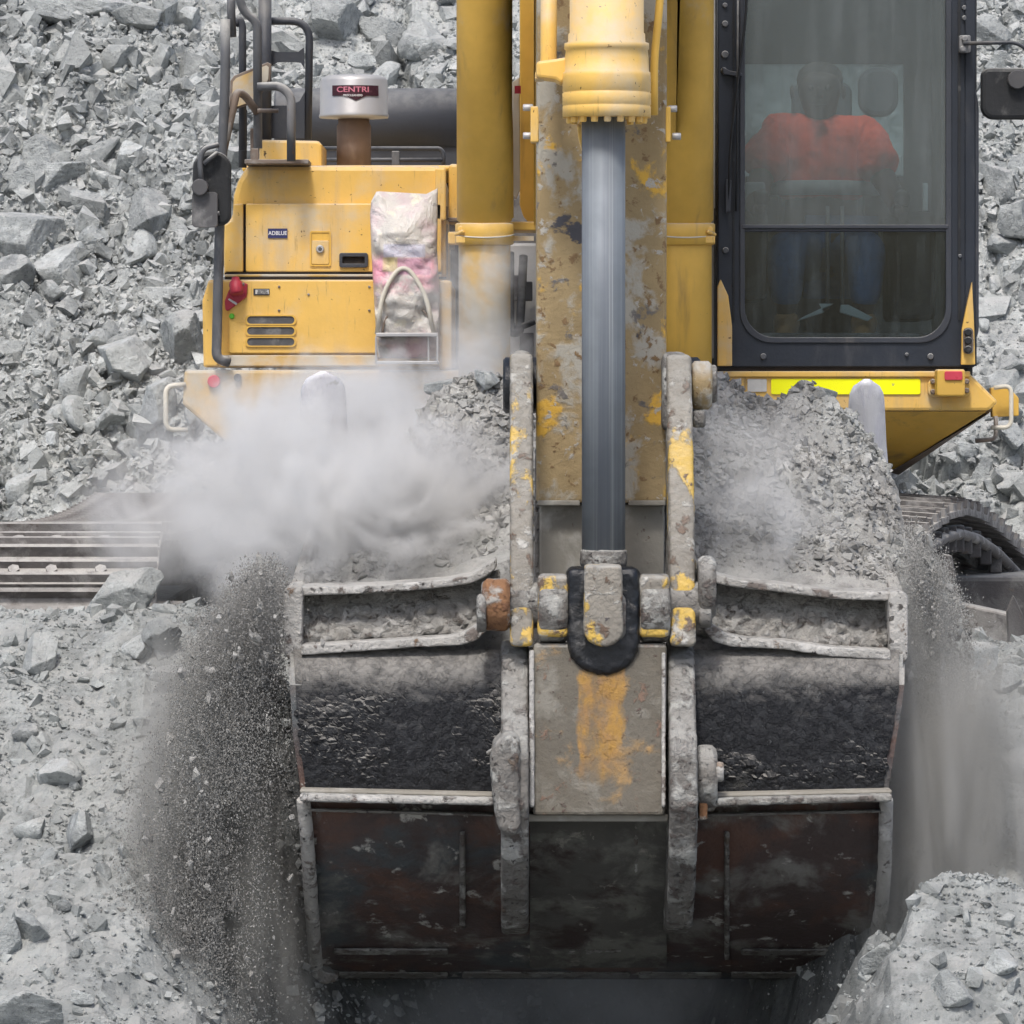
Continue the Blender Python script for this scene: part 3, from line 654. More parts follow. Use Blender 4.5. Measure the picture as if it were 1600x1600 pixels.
# --- left machine box: lower body, upper hood with door
HL = obj('lower_hood', MB().prism([(326, 437), (700, 437), (705, 442), (705, 574), (318, 574), (316, 470)], 18.72, 1.6), 'yellow_paint', E, .018)
obj('front_panel', MB().prism(rrect(358, 438, 688, 552, 4), 18.70, .03), 'yellow_paint', HL, .004)
obj('skirt_strip', MB().bx(346, 555, 590, 572, 18.695, .03), 'yellow_dusty', HL, .004)
obj('corner_panel', MB().prism([(325, 440), (340, 440), (340, 572), (320, 572), (319, 475)], 18.69, .04), 'yellow_paint', HL, .006)
vb = MB()
V = None
for i, yy in enumerate((493, 510, 527)):
    r_ = obj('vent_slot', MB().ring(rrect(383, yy-1, 463, yy+15, 7), rrect(386, yy+1, 460, yy+13, 6), 18.693, .012), 'yellow_shade', HL)
    obj('slot_recess', MB().prism(rrect(386, yy+1, 460, yy+13, 6), 18.697, .004), 'slot_dark', r_)
for (bx_, by_) in ((436, 448), (436, 485), (577, 448), (577, 485), (482, 460)): obj('screw', MB().ycyl(bx_, by_, 18.695, 2.0, .01, 8), 'rail_brown', HL)
# battery isolator
ib = obj('battery_isolator', MB().prism([(352, 484), (356, 486), (385, 464), (387, 444), (380, 441), (358, 452), (351, 470)], 18.685, .02), 'red_plastic', HL, .004)
obj('padlock', MB().lathe(P(370, 460, 18.64), (-.1, .25, 1), [(0, .02), (.01, .026), (.045, .024), (.055, .016), (.065, .014)], 14), 'red_plastic', ib)
obj('switch_arm', MB().tube(TP([(358, 446), (382, 444)], 18.66), .006), 'rail_brown', ib)
obj('rating_plate', MB().prism([(356, 468), (358, 466), (371, 474), (369, 477)], 18.681, .004), 'white_paint', ib)
obj('status_light', MB().ycyl(362, 494, 18.69, 4.4, .02, 16), 'green_led', HL)
lb = obj('isolator_label', MB().bx(396, 451, 421, 461, 18.696, .006), 'label_black', HL)
obj('label_field', MB().bx(399, 452.5, 420, 459.5, 18.694, .002), 'white_paint', lb)
text('lettering', 'BATTERY', 410, 454.4, 18.693, 2.6, 'label_black', lb); text('lettering', 'ISOLATOR', 410, 457.8, 18.693, 2.6, 'label_black', lb)
# upper hood
HU = obj('upper_hood', MB().prism([(384, 262), (392, 258), (684, 259), (692, 263), (697, 340), (697, 436), (350, 436), (349, 350), (363, 342), (365, 305), (372, 282)], 18.84, 1.7), 'yellow_paint', E, .022)
obj('door_panel', MB().prism(rrect(384, 318, 690, 425, 3), 18.80, .05), 'yellow_paint', HU, .005)
obj('fixed_panel', MB().prism([(365, 319), (380, 318), (380, 425), (351, 425), (351, 352), (363, 344)], 18.80, .05), 'yellow_paint', HU, .005)
obj('panel_gap', MB().bx(380, 319, 384, 425, 18.822, .02).bx(351, 425.5, 690, 428.5, 18.80, .05).bx(351, 432.5, 697, 436, 18.76, .07), 'black_gap', HU)
obj('sill_rail', MB().bx(351, 428.5, 690, 433, 18.78, .08), 'yellow_dusty', HU, .004)
LT = obj('latch', MB().ring(rrect(484, 361, 517, 416, 3), rrect(486.5, 363.5, 514.5, 413.5, 2), 18.794, .01), 'yellow_shade', HU)
obj('latch_plate', MB().prism(rrect(487, 376, 514, 413, 2), 18.792, .01), 'yellow_paint', LT, .002)
obj('latch_recess', MB().prism(rrect(487, 364, 514, 376, 2), 18.797, .006), 'yellow_shade', LT)
obj('lock_barrel', MB().ycyl(500, 389, 18.782, 6.3, .02, 20), 'cap_metal', LT); obj('keyhole', MB().ycyl(500, 389, 18.780, 3.2, .02, 14), 'slot_dark', LT)
HD = obj('door_handle', MB().ring(rrect(530, 395, 575, 418, 4), rrect(535, 401, 570, 412, 2), 18.785, .02), 'dark_paint', HU, .002)
obj('handle_recess', MB().prism(rrect(534, 400, 571, 413, 2), 18.797, .004), 'black_gap', HD)
lb = obj('fluid_label', MB().bx(418.5, 357, 449, 372, 18.796, .006), 'label_blue', HU); text('lettering', 'ADBLUE', 433.8, 364.5, 18.795, 6.2, 'text_white', lb, .92)
obj('hood_side_post', MB().prism(rrect(680, 262, 697, 345, 4), 18.80, .06), 'yellow_paint', HU, .008)
obj('side_rail', MB().prism(rrect(686, 438, 706, 578, 4), 18.62, .12), 'yellow_dusty', E, .01)
obj('hinge_post', MB().prism(rrect(701, 256, 718, 352, 6), 18.95, .08), 'yellow_paint', E, .012)
hb = obj('hinge_bracket', MB().bx(694, 322, 700, 344, 18.9, .04).bx(700, 340, 722, 346, 18.9, .05).bx(693, 350, 699, 430, 18.98, .04).bx(702, 350, 710, 390, 18.96, .04), 'rail_brown', E, .003)
# --- engine cover, exhaust box and pre-cleaner
EC = obj('engine_cover', MB().lathe(P(430, 190, 20.5), (1, 0, 0), [(0, .125), (.01, .135), (.74, .135), (.75, .125)], 40).bx(432, 195, 715, 300, 20.42, 1.2), 'dark_paint', E)
obj('cover_rail', MB().tube(fil(TP([(500, 232), (688, 232), (693, 240), (693, 258)], 20.1), .03), .009).tube(TP([(500, 250), (693, 250)], 20.1), .009), 'dark_paint', EC)
obj('cover_bracket', MB().bx(612, 236, 624, 258, 20.08, .03), 'rail_steel', EC, .003)
obj('engine_deck', MB().bx(378, 258, 715, 268, 19.3, 3.0).bx(432, 268, 715, 600, 20.6, 2.2), 'yellow_shade', E, .01)
pc = P(553, 262, 19.4)
PC = obj('pre_cleaner', MB().lathe(pc, (0, 0, 1), [(0, .066), (.16, .066), (.17, .060), (.19, .060)], 36), 'brown_tube', E)
s_ = 19.4/F
obj('cap', MB().lathe(P(553, 186, 19.4), (0, 0, 1), [(0, .066), (.004, .132), (.012, .135), (.020, .131), (.145, .129), (.158, .122), (.166, .10), (.168, .02)], 48), 'cap_metal', PC)
# badge wrapped round the cap
def wrap(px_pts, cx, cyy, r, dep=.002):
    mb = MB(); fr = []
    for px, py in px_pts:
        p = P(px, py, 19.3); a = (p.x-cx)/r; fr.append((a, p.z))
    return fr
cpx = P(553, 150, 19.4); br = .1315
def badge(x0, x1, yt, yb, ym):
    mb = MB(); n = 14; vs = []
    for i in range(n+1):
        t = i/n; x = x0+(x1-x0)*t; lo = yb+(ym-yb)*max(0, 1-abs(t-.5)/.22)
        for y in (yt, lo):
            p = P(x, y, 19.27); a = (p.x-cpx.x)/br
            for rr in (br, br+.002): vs.append((cpx.x+math.sin(a)*rr, 19.4-math.cos(a)*rr, p.z))
    fs = []
    for i in range(n):
        o = i*4; fs += [(o+1, o+5, o+7, o+3), (o, o+2, o+6, o+4), (o, o+4, o+5, o+1), (o+2, o+3, o+7, o+6)]
    mb.add(vs, fs); return mb
bd = obj('badge', badge(517, 595, 133, 149, 157), 'badge_maroon', PC)
text('lettering', 'CENTRI', 556, 140, 19.27, 8.6, 'text_pink', bd, 1.30, (cpx.x, 19.4, br+.003))
text('lettering', 'PRECLEANERS', 556, 149, 19.27, 3.2, 'text_white', bd, 1.1, (cpx.x, 19.4, br+.003))
# --- handrails
HR = obj('handrail', MB().tube(fil(TP([(358, 566, 18.60), (338, 560, 18.58), (343, 360, 18.6), (352, 120, 18.6), (352, 30, 18.6)], 18.6), .05), .0185, 14), 'rail_steel', E)
H2 = obj('handrail', MB().tube(fil(TP([(370, -20, 18.7), (380, 18, 18.7), (402, 34, 18.7), (403, 232, 18.72)], 18.7), .04), .0165, 14), 'rail_steel', E)
obj('handrail', MB().tube(fil(TP([(367, 40, 18.9), (374, 28, 18.9), (379, 40, 18.9), (379, 235, 18.9)], 18.9), .02), .014, 12), 'dark_paint', E)
obj('handrail', MB().tube(TP([(380, 172, 18.95), (379, 262, 18.95)], 18.9), .016, 12), 'dark_paint', E)
obj('handrail', MB().tube(fil(TP([(414, -30, 19.0), (414, 235, 19.0)], 19.0), .03), .025, 14), 'dark_paint', E)
H3 = obj('handrail', MB().tube(fil(TP([(418, 33, 19.05), (484, 33, 19.05), (481, 218, 19.05)], 19.05), .085, 8), .0145, 14), 'dark_paint', E)
obj('gusset_plate', MB().ring(rrect(424, 40, 477, 220, 4), rrect(426, 42, 473, 78, (14, 14, 14, 14)), 19.04, .012) if False else MB().prism([(422, 78), (432, 81), (466, 81), (475, 74), (476, 108), (470, 98), (460, 97), (434, 97), (422, 104)], 19.04, .012).prism([(476, 144), (476, 216), (424, 216), (424, 165), (452, 165), (468, 158)], 19.04, .012), 'dark_paint', H3)
obj('handrail', MB().tube(fil(TP([(402, 136, 18.62), (438, 134, 18.62), (455, 150, 18.62), (455, 252, 18.62)], 18.62), .05), .0165, 14), 'rail_steel', E)
obj('handrail', MB().tube(fil(TP([(346, 250, 18.6), (370, 142, 18.62), (384, 150, 18.66), (402, 176, 18.7)], 18.62), .03), .015, 12).tube(TP([(402, 173, 18.68), (435, 173, 18.68)], 18.7), .008), 'rail_brown', E)
obj('handrail', MB().tube(TP([(362, -20, 18.62), (361, 12, 18.62), (363, 58, 18.62)], 18.6), .016, 12), 'rail_steel', E)
obj('rail_plate', MB().prism([(358, 168), (360, 126), (366, 118), (418, 97), (424, 100), (422, 126), (400, 160), (364, 172)], 18.86, .012), 'rail_brown', E, .003)
obj('rail_plate', MB().prism([(362, 165), (364, 128), (369, 122), (416, 102), (420, 105), (419, 124), (398, 157), (366, 168)], 18.852, .008), 'yellow_dusty', E)
obj('rail_base', MB().bx(382, 249, 482, 256, 18.7, .3).bx(392, 232, 404, 250, 18.7, .03).bx(391, 200, 404, 250, 18.74, .012), 'rail_brown', E, .003)
obj('filler_box', MB().prism([(405, 218), (498, 220), (503, 226), (503, 262), (405, 262)], 18.95, .5), 'yellow_paint', E, .01)
# left mirror
MR = obj('mirror', MB().prism(rrect(303, 236, 362, 352, (26, 26, 16, 6), 8), 18.5, .07, (-.01, 0)), 'rubber', E, .02)
obj('mirror_bracket', MB().tube(fil(TP([(342, 226), (318, 232), (312, 250), (316, 290)], 18.47), .03), .010).tube(TP([(340, 238), (318, 256)], 18.47), .008), 'rail_steel', MR)
obj('mirror_stay', MB().tube(fil(TP([(310, 330), (330, 335), (343, 333)], 18.48), .02), .008), 'rail_steel', MR)
obj('mirror_clamp', MB().ycyl(312, 292, 18.44, 13, .06, 14).prism(rrect(300, 300, 340, 355, 6), 18.47, .04), 'slot_dark', MR, .004)

# --- boom and lift cylinders
bm_poly = [(19.4, 620), (18.5, 620), (18.15, 480), (17.75, -60), (16.9, -640), (15.4, -700), (14.75, -480), (14.9, -300), (15.6, -420), (16.5, -380), (16.9, 60), (17.6, 300)]
b = MB(); bpoly = [(18.40, 345), (18.30, 100), (17.9, -260), (17.0, -760), (16.0, -900), (14.7, -640), (14.55, -480), (15.3, -420), (16.1, -600), (17.0, -480), (18.9, 150), (19.5, 345)]
b.xprism(834, 1052, 18.4, bpoly)
BOOM = obj('boom', b, 'yellow_shade', E, .015)
obj('boom_flange', MB().ext([P(812, -200, 18.45), P(846, -200, 18.45), P(846, 350, 18.55), P(828, 350, 18.55), P(818, 338, 18.55), P(812, 320, 18.55)], Vector((0, .05, 0))), 'yellow_shade', BOOM, .004)
obj('boom_foot', MB().bx(786, 346, 1050, 360, 18.42, .35).bx(700, 362, 740, 382, 18.42, .1), 'yellow_shade', BOOM, .006)
obj('foot_weld', MB().prism([(772, 371), (784, 368), (834, 369), (834, 376), (778, 376)], 18.40, .05), 'yellow_dusty', BOOM)
obj('guard_strip', MB().prism([(800, 128), (812, 120), (813, 296), (806, 312), (800, 300)], 18.42, .02), 'cream_paint', BOOM, .004)
obj('strip_clip', MB().bx(804, 134, 814, 146, 18.38, .02), 'red_plastic', BOOM)
for nm, px, r in (('l', 757, .100), ('r', 1072, .099)):
    a, c = P(px, 720, 18.35), P(px, 346, 18.30); t = (c-a); L = t.length
    LC = obj('lift_cylinder', MB().lathe(c, P(px, -700, 17.5)-c, [(0, r-.01), (.01, r), (2.6, r)], 44), 'yellow_shade', E)
    sl = obj('cylinder_end', MB().lathe(a, t, [(0, r*.94), (L-.02, r*.94), (L, r*.9)], 40), 'yellow_dusty' if nm == 'l' else 'yellow_shade', LC)
    obj('clamp_ring', MB().lathe(P(px, 383, 18.30), (0, -.02, 1), [(0, r*.97), (.004, r*1.06), (.075, r*1.06), (.08, r)], 40), 'yellow_shade', LC)
    sgn = -1 if nm == 'l' else 1
    cp = P(px+sgn*37, 367, 18.26)
    obj('clamp_bolt', MB().tube([cp+Vector((0, -.03, .02)), cp+Vector((0, .05, .02))], .012, 8).tube([cp+Vector((sgn*.02, -.02, .0)), cp+Vector((-sgn*.01, -.05, .012))], .007, 8).box3(cp.x-.018, cp.x+.018, cp.y-.04, cp.y, cp.z-.03, cp.z-.005), 'yellow_paint', LC, .003)
    obj('tie_wire', MB().tube([P(px+r*F/18.3*1.05*math.sin(q), 367+4*math.cos(q*1.2), 18.3-r*1.08*math.cos(q)) for q in np.linspace(-1.5, 1.5, 16)], .0028, 6), 'cream_paint', LC)
obj('hydraulic_pipe', MB().tube(fil(TP([(752, -60, 18.02), (752, 30, 18.12), (789, 85, 18.15), (795, 180, 18.2), (796, 340, 18.3)], 18.1), .10, 8), .0155, 14), 'yellow_shade', BOOM)
obj('hydraulic_pipe', MB().tube(fil(TP([(1068, -60, 18.05), (1068, 35, 18.12), (1046, 52, 18.15), (1040, 140, 18.2)], 18.1), .06, 8), .0135, 14), 'yellow_shade', BOOM)
obj('hydraulic_hose', MB().tube(fil(TP([(797, 395, 18.7), (797, 520, 18.6), (812, 520, 18.6), (818, 400, 18.7)], 18.6), .035), .016, 12), 'rubber', E)
obj('hydraulic_hose', MB().tube(fil(TP([(788, 505, 18.7), (812, 512, 18.6), (836, 502, 18.6)], 18.6), .03), .012, 12), 'rubber', E)
obj('valve_block', MB().bx(790, 430, 812, 470, 18.85, .1).bx(812, 520, 834, 560, 18.8, .1).bx(820, 440, 832, 470, 18.8, .1), 'slot_dark', E, .004)
obj('swing_housing', MB().bx(786, 380, 1042, 600, 18.95, .4), 'pale_panel', E, .01)

# --- cab
cabY = 18.5
CF = obj('cab', MB().bx(1098, -260, 1122, 560, 18.74, 1.5), 'pale_panel', E, .01)
fr = MB(); fr.ring(rrect(1121, -230, 1524, 574, (60, 60, 4, 4), 8), rrect(1160, -190, 1482, 531, (30, 30, 48, 48), 8), cabY, .06)
FR = obj('front_frame', fr, 'cab_frame_paint', CF, .008)
obj('rubber_seal', MB().ring(rrect(1156, -195, 1487, 536, (30, 30, 50, 50), 8), rrect(1164, -187, 1478, 527, (30, 30, 46, 46), 8), cabY-.008, .02), 'dark_paint', FR, .003)
obj('frame_channel', MB().bx(1497, -200, 1501, 500, cabY-.006, .01).bx(1145, -200, 1148, 500, cabY-.006, .01), 'rubber', FR)
obj('mid_bar', MB().bx(1160, 351, 1482, 357, cabY-.012, .04).bx(1160, 357.5, 1482, 362, cabY-.004, .04), 'dark_paint', FR, .002)
obj('corner_pillar', MB().prism(rrect(1508, -240, 1524, 545, (6, 6, 10, 2)), cabY-.012, .8), 'cab_frame_paint', CF, .008)
obj('lower_sill', MB().bx(1121, 571, 1512, 580, cabY+.01, .4), 'black_gap', CF)
UP = obj('upper_windscreen', MB().ext([P(1162, -188, cabY+.012), P(1478, -188, cabY+.012), P(1478, 352, cabY+.004), P(1162, 352, cabY+.004)], Vector((0, .008, 0))), 'screen_glass', CF)
LO = obj('lower_windscreen', MB().prism(rrect(1162, 357, 1480, 529, (1, 1, 46, 46), 8), cabY+.006, .008), 'lower_glass', CF)
obj('inner_edge_strip', MB().ring(rrect(1160, 356, 1482, 530, (1, 1, 48, 48), 8), rrect(1163, 359, 1479, 527, (1, 1, 46, 46), 8), cabY+.002, .003), 'cab_pale', LO)
for px, py, r in ((1133, 8, 4), (1133, 37, 5), (1133, 85, 6), (1131, 110, 5), (1134, 391, 5), (1193, 557, 5), (1454, 557, 5), (1507, 12, 4), (1507, 28, 4), (1417, 554, 3), (1500, 400, 3)):
    k_ = obj('bolt', MB().ycyl(px, py, cabY-.012, r, .02, 12), 'rail_steel', FR)
obj('latch_lever', MB().prism([(1128, 104), (1140, 110), (1160, 114), (1160, 120), (1142, 118), (1130, 116)], cabY-.03, .03), 'dark_paint', FR, .003)
WP = obj('wiper', MB().tube(fil(TP([(1138, 318, 18.46), (1141, 230, 18.45), (1166, 20, 18.46), (1168, -60, 18.46)], 18.45), .05), .0045, 8), 'rubber', CF)
obj('wiper_arm', MB().prism([(1134, 280), (1143, 282), (1141, 330), (1134, 332)], 18.455, .02), 'dark_paint', WP, .002)
obj('handle_bar', MB().tube(fil(TP([(1153, 0), (1152, 240), (1150, 330)], 18.47), .05), .004, 8), 'rubber', CF)
obj('corner_wedge', MB().prism([(1121, 572), (1121, 448), (1126, 436), (1138, 462), (1144, 510), (1144, 572)], 18.46, .03), 'yellow_paint', CF, .004)
wd = obj('corner_wedge', MB().prism([(1502, 570), (1503, 515), (1510, 480), (1519, 440), (1522, 500), (1524, 570)], 18.46, .03), 'yellow_paint', CF, .004)
obj('switch_plate', MB().prism(rrect(1505, 512, 1521, 553, 7), 18.445, .012), 'rail_brown', wd)
for yy in (519, 532, 546): obj('switch', MB().ycyl(1513, yy, 18.425, 6, .02, 16), 'rubber', wd)
# cab shell: roof, rear wall with window, side windows, floor
b = MB(); X0, X1 = P(1125, 0, 18.56).x, P(1520, 0, 18.56).x; zt, zb = P(0, -235, 18.56).z, P(0, 572, 18.56).z
b.box3(X0, X1, 18.56, 18.68, zt, zt+.05).box3(X0, X1, 19.7, 20.2, zt, zt+.05).box3(X0, X0+.12, 18.68, 19.7, zt, zt+.05).box3(X1-.12, X1, 18.68, 19.7, zt, zt+.05)
RF = obj('roof', b, 'cab_trim', CF); obj('added_light_hatch', MB().box3(X0+.12, X1-.12, 18.68, 19.7, zt+.02, zt+.03), 'clear_glass', RF)  # clear roof panel added to let sun reach the operator
obj('floor', MB().box3(X0, X1, 18.57, 20.2, zb-.04, zb+.03), 'cab_trim', CF)
zr0, zr1 = P(0, 275, 20.2).z, P(0, 100, 20.2).z; xr0, xr1 = P(1150, 0, 20.2).x, P(1412, 0, 20.2).x
b = MB(); b.box3(X0, X1, 20.2, 20.24, zb, zr0).box3(X0, X1, 20.2, 20.24, zr1, zt).box3(X0, xr0, 20.2, 20.24, zr0, zr1).box3(xr1, X1, 20.2, 20.24, zr0, zr1)
RW = obj('rear_wall', b, 'cab_trim', CF); obj('rear_window', MB().box3(xr0, xr1, 20.21, 20.22, zr0, zr1), 'rear_glass', RW)
for xs, nm in ((X0, 'l'), (X1, 'r')):
    zm = P(0, 330, 19).z; b = MB(); b.box3(xs-.015, xs+.015, 18.57, 20.2, zb, zm).box3(xs-.015, xs+.015, 19.75, 20.2, zm, zt).box3(xs-.015, xs+.015, 18.57, 18.64, zm, zt)
    sw = obj('side_wall', b, 'cab_trim', CF); obj('side_window', MB().box3(xs-.004, xs+.004, 18.64, 19.75, zm, zt), 'clear_glass', sw)
# seat, levers, console, travel pedals
ST = obj('seat', MB().prism(rrect(1218, 210, 1352, 420, 20), 19.78, .12), 'seat_fabric', CF, .03)
obj('seat_cushion', MB().bx(1205, 385, 1365, 425, 19.3, .5), 'seat_fabric', ST, .03)
obj('headrest', MB().prism(rrect(1238, 128, 1332, 200, 18), 19.86, .1), 'seat_fabric', ST, .03)
obj('headrest_wing', MB().prism(rrect(1342, 104, 1404, 182, 26), 19.9, .08), 'seat_fabric', ST, .02)
obj('side_console', MB().bx(1160, 330, 1200, 470, 19.15, .6), 'cab_trim', CF, .02); obj('side_console', MB().bx(1400, 330, 1462, 500, 19.1, .7), 'cab_trim', CF, .02)
obj('vent_panel', MB().bx(1164, 284, 1196, 342, 19.2, .05), 'cab_pale', CF, .01)
obj('pillar_box', MB().bx(1395, 243, 1409, 275, 19.5, .05).bx(1442, 286, 1450, 330, 19.5, .03), 'cab_pale', CF, .005)
for px in (1293, 1316):
    tl = obj('travel_lever', MB().tube(TP([(px, 322, 18.85), (px, 482, 18.8)], 18.8), .0075, 10), 'rail_steel', CF)
    sg = -1 if px == 1293 else 1
    obj('travel_pedal', MB().prism([(px-10 if sg < 0 else px-2, 476), (px+2 if sg < 0 else px+10, 476), (px+sg*44+4, 496), (px+sg*44-4, 502), (px-4, 488)], 18.74, .03), 'cab_pale', tl, .004)
obj('floor_mat', MB().bx(1170, 520, 1475, 532, 18.62, .5), 'slot_dark', CF, .01)
obj('joystick', MB().tube(TP([(1188, 345, 19.0), (1190, 322, 18.97)], 19), .02, 12).lathe(P(1190, 322, 18.97), (0, 0, 1), [(0, .02), (.02, .03), (.05, .026), (.065, .01)], 14), 'rubber', CF)
obj('joystick', MB().tube(TP([(1412, 345, 19.0), (1410, 322, 18.97)], 19), .02, 12).lathe(P(1410, 322, 18.97), (0, 0, 1), [(0, .02), (.02, .03), (.05, .026), (.065, .01)], 14), 'rubber', CF)
# right mirror and its arm
RM = obj('mirror', MB().prism(rrect(1534, 106, 1625, 186, (12, 12, 24, 20), 8), 18.38, .07), 'rubber', E, .014)
obj('mirror_arm', MB().tube(fil(TP([(1505, 68), (1590, 66), (1612, 84), (1610, 130)], 18.42), .05), .0075, 10), 'dark_paint', RM)
obj('mirror_socket', MB().ycyl(1590, 124, 18.35, 15, .05, 18), 'slot_dark', RM)
obj('arm_bracket', MB().prism(rrect(1499, 55, 1517, 82, 3), 18.44, .06).ycyl(1508, 60, 18.42, 5, .03, 10).ycyl(1505, 76, 18.42, 5, .03, 10), 'rail_steel', RM, .003)
obj('door_rail', MB().tube(fil(TP([(1512, 90), (1518, 130), (1526, 160), (1526, 520), (1519, 532)], 18.5), .05), .008, 10), 'dark_paint', E)

# --- stick (arm), bucket cylinder
ST_ = MB(); ST_.ext([P(839, -420, 14.80), P(1043, -420, 14.80), P(1041, 786, 14.92), P(838, 786, 14.92)], Vector((0, .46, 0)))
STK = obj('stick', ST_, 'arm_metal', E, .010)
obj('stick_nose', MB().bx(843, 788, 1038, 1000, 14.95, .38), 'recess_metal', STK, .006)
obj('side_flange', MB().ext([P(836, 700, 14.97), P(843, 700, 14.97), P(845, 905, 14.97), P(836, 905, 14.97)], Vector((0, .05, 0))), 'worn_steel', STK, .003)
obj('side_flange', MB().ext([P(1040, 650, 14.95), P(1048, 650, 14.95), P(1048, 900, 14.97), P(1040, 900, 14.97)], Vector((0, .05, 0))), 'worn_steel', STK, .003)
obj('nose_ridge', MB().bx(840, 782, 906, 790, 14.90, .12), 'recess_metal', STK, .003)
obj('nose_ridge', MB().bx(982, 782, 1040, 790, 14.90, .12), 'recess_metal', STK, .003)
obj('stick_pipe', MB().tube(fil(TP([(858, -60), (857, 100), (852, 118)], 14.70), .05), .024, 16), 'yellow_paint', STK)
obj('stick_pipe', MB().tube(fil(TP([(1034, -60), (1030, 20), (1022, 90), (1022, 180)], 14.74), .1), .012, 12), 'yellow_shade', STK)
obj('grease_line', MB().tube(fil(TP([(905, 195, 14.64), (906, 215, 14.7), (922, 270, 14.77)], 14.7), .03), .006, 10), 'yellow_paint', STK)
sb_ = obj('side_pad', MB().bx(829, 166, 842, 222, 14.86, .1), 'yellow_paint', STK, .004)
for px, py in ((823, 168), (823, 212)): obj('grease_nipple', MB().xcyl(px-6, px+10, py, 14.9, 5.5, 12, .002), 'cap_metal', STK)
for px, py in ((1044, 170), (1050, 213)): obj('grease_nipple', MB().xcyl(px, px+14, py, 14.9, 5.5, 12, .002), 'cap_metal', STK)
obj('side_pad', MB().bx(1040, 166, 1048, 222, 14.86, .1), 'yellow_shade', STK, .004)
cyY, cxp = 14.56, 948
u = cyY/F
def vl(prof, cx, Y, n=40):   # prof: (py, radius px) from top to bottom
    a = P(cx, prof[0][0], Y); return MB().lathe(a, (0, 0, -1), [((py-prof[0][0])*Y/F, r*Y/F) for py, r in prof], n)
BC = obj('bucket_cylinder', vl([(-420, 57), (52, 58), (53, 60), (66, 60.5), (68, 66), (77, 66.5), (78.5, 64), (90, 65.5), (112, 66), (113.5, 68.5), (120, 69), (143, 69), (144, 67.6), (146, 69.2), (164, 69.2), (165, 68), (167, 69), (184, 69)], cxp, cyY), 'yellow_paint', E)
for k in range(18):
    a = k/18*2*math.pi; q = P(cxp, 184, cyY)+Vector((math.sin(a)*.108, -math.cos(a)*.108, 0))
    obj('gland_bolt', MB().lathe(q+Vector((0, 0, -.016)), (0, 0, 1), [(0, .009), (.004, .0105), (.018, .0105)], 6, False), 'yellow_paint', BC)
obj('port_lug', MB().prism([(838, 96), (868, 92), (890, 88), (890, 126), (876, 130), (868, 124), (838, 120)], 14.56, .16), 'yellow_paint', BC, .008)
obj('barrel_bracket', MB().bx(836, 112, 850, 124, 14.6, .12), 'yellow_dusty', BC, .003)
obj('rod', vl([(178, 34), (862, 34)], 943, cyY, 48), 'chrome', BC)
RE = obj('rod_end', vl([(858, 35), (861, 37), (880, 37.5), (887, 33), (900, 30), (935, 30)], 943, cyY, 36), 'worn_steel', BC)
obj('rod_fork', MB().prism([(914, 884), (972, 884), (974, 985)]+[(943+31*math.cos(a), 985+26*math.sin(a)) for a in np.linspace(0, math.pi, 10)]+[(912, 985)], 14.34, .16), 'link_metal', RE, .014)
obj('rod_eye', MB().xcyl(911, 977, 962, 14.45, 50, 36, .01), 'worn_steel', RE)
# --- linkage
U = lambda c, w, t, bt: [(c-w, t)]+[(c+w*math.cos(a), bt-w*.95+w*.95*math.sin(a)) for a in np.linspace(math.pi, 0, 14)]+[(c+w, t)]
GR = obj('linkage_pin_grease', MB().prism([(886, 888), (1000, 888), (1000, 985)]+[(943+57*math.cos(a), 1000+57*math.sin(a)) for a in np.linspace(0, math.pi, 12)]+[(886, 985)], 14.385, .2), 'grease', E, .02); grime(GR, .006, .012, .05)
XP = obj('linkage_pin', MB().xcyl(752, 1112, 945, 14.50, 36, 30, .006), 'worn_steel', E)
obj('pin_boss', MB().xcyl(842, 887, 950, 14.48, 54, 30, .008), 'worn_steel', XP); obj('pin_boss', MB().xcyl(1000, 1046, 950, 14.48, 54, 30, .008), 'worn_steel', XP)
obj('pin_block', MB().bx(840, 900, 889, 996, 14.40, .16), 'link_metal', XP, .012); obj('pin_block', MB().bx(998, 900, 1046, 996, 14.40, .16), 'link_metal', XP, .012)
obj('rust_face', MB().bx(845, 934, 886, 962, 14.393, .05), 'rust', XP, .005); obj('rust_face', MB().bx(1002, 934, 1043, 962, 14.393, .05), 'rust', XP, .005)
obj('pin_cap', MB().xcyl(754, 797, 945, 14.46, 41, 32, .012), 'rust', XP); obj('pin_collar', MB().xcyl(745, 760, 958, 14.42, 30, 24, .006), 'worn_steel', XP)
obj('pin_collar', MB().xcyl(1090, 1118, 918, 14.5, 50, 24, .012), 'worn_steel', XP); obj('pin_collar', MB().xcyl(1092, 1112, 962, 14.45, 16, 12, .004), 'worn_steel', XP)
def band(y0, Ya, y1, Yb, dep, n=10, bulge=0):
    f = [(Ya+(Yb-Ya)*t-bulge*math.sin(math.pi*t), y0+(y1-y0)*t) for t in np.linspace(0, 1, n)]
    return f+[(Y+dep, py) for Y, py in f[::-1]]
for a, c, yt in ((797, 833, 552), (1044, 1084, 554)):
    SLK = obj('side_link', MB().xprism(a, c, 14.6, band(yt, 14.78, 1010, 14.40, .22, 12, .04)), 'link_metal', E, .014)
    obj('link_root', MB().xprism(a+2 if a < 900 else a-6, c-2 if a < 900 else c-6, 14.6, band(yt-4, 14.80, yt+120, 14.74, .3, 6, .02)), 'worn_steel', SLK, .02)
obj('link_pin', MB().xcyl(786, 1094, 602, 15.06, 44, 30, .008), 'grease', E)
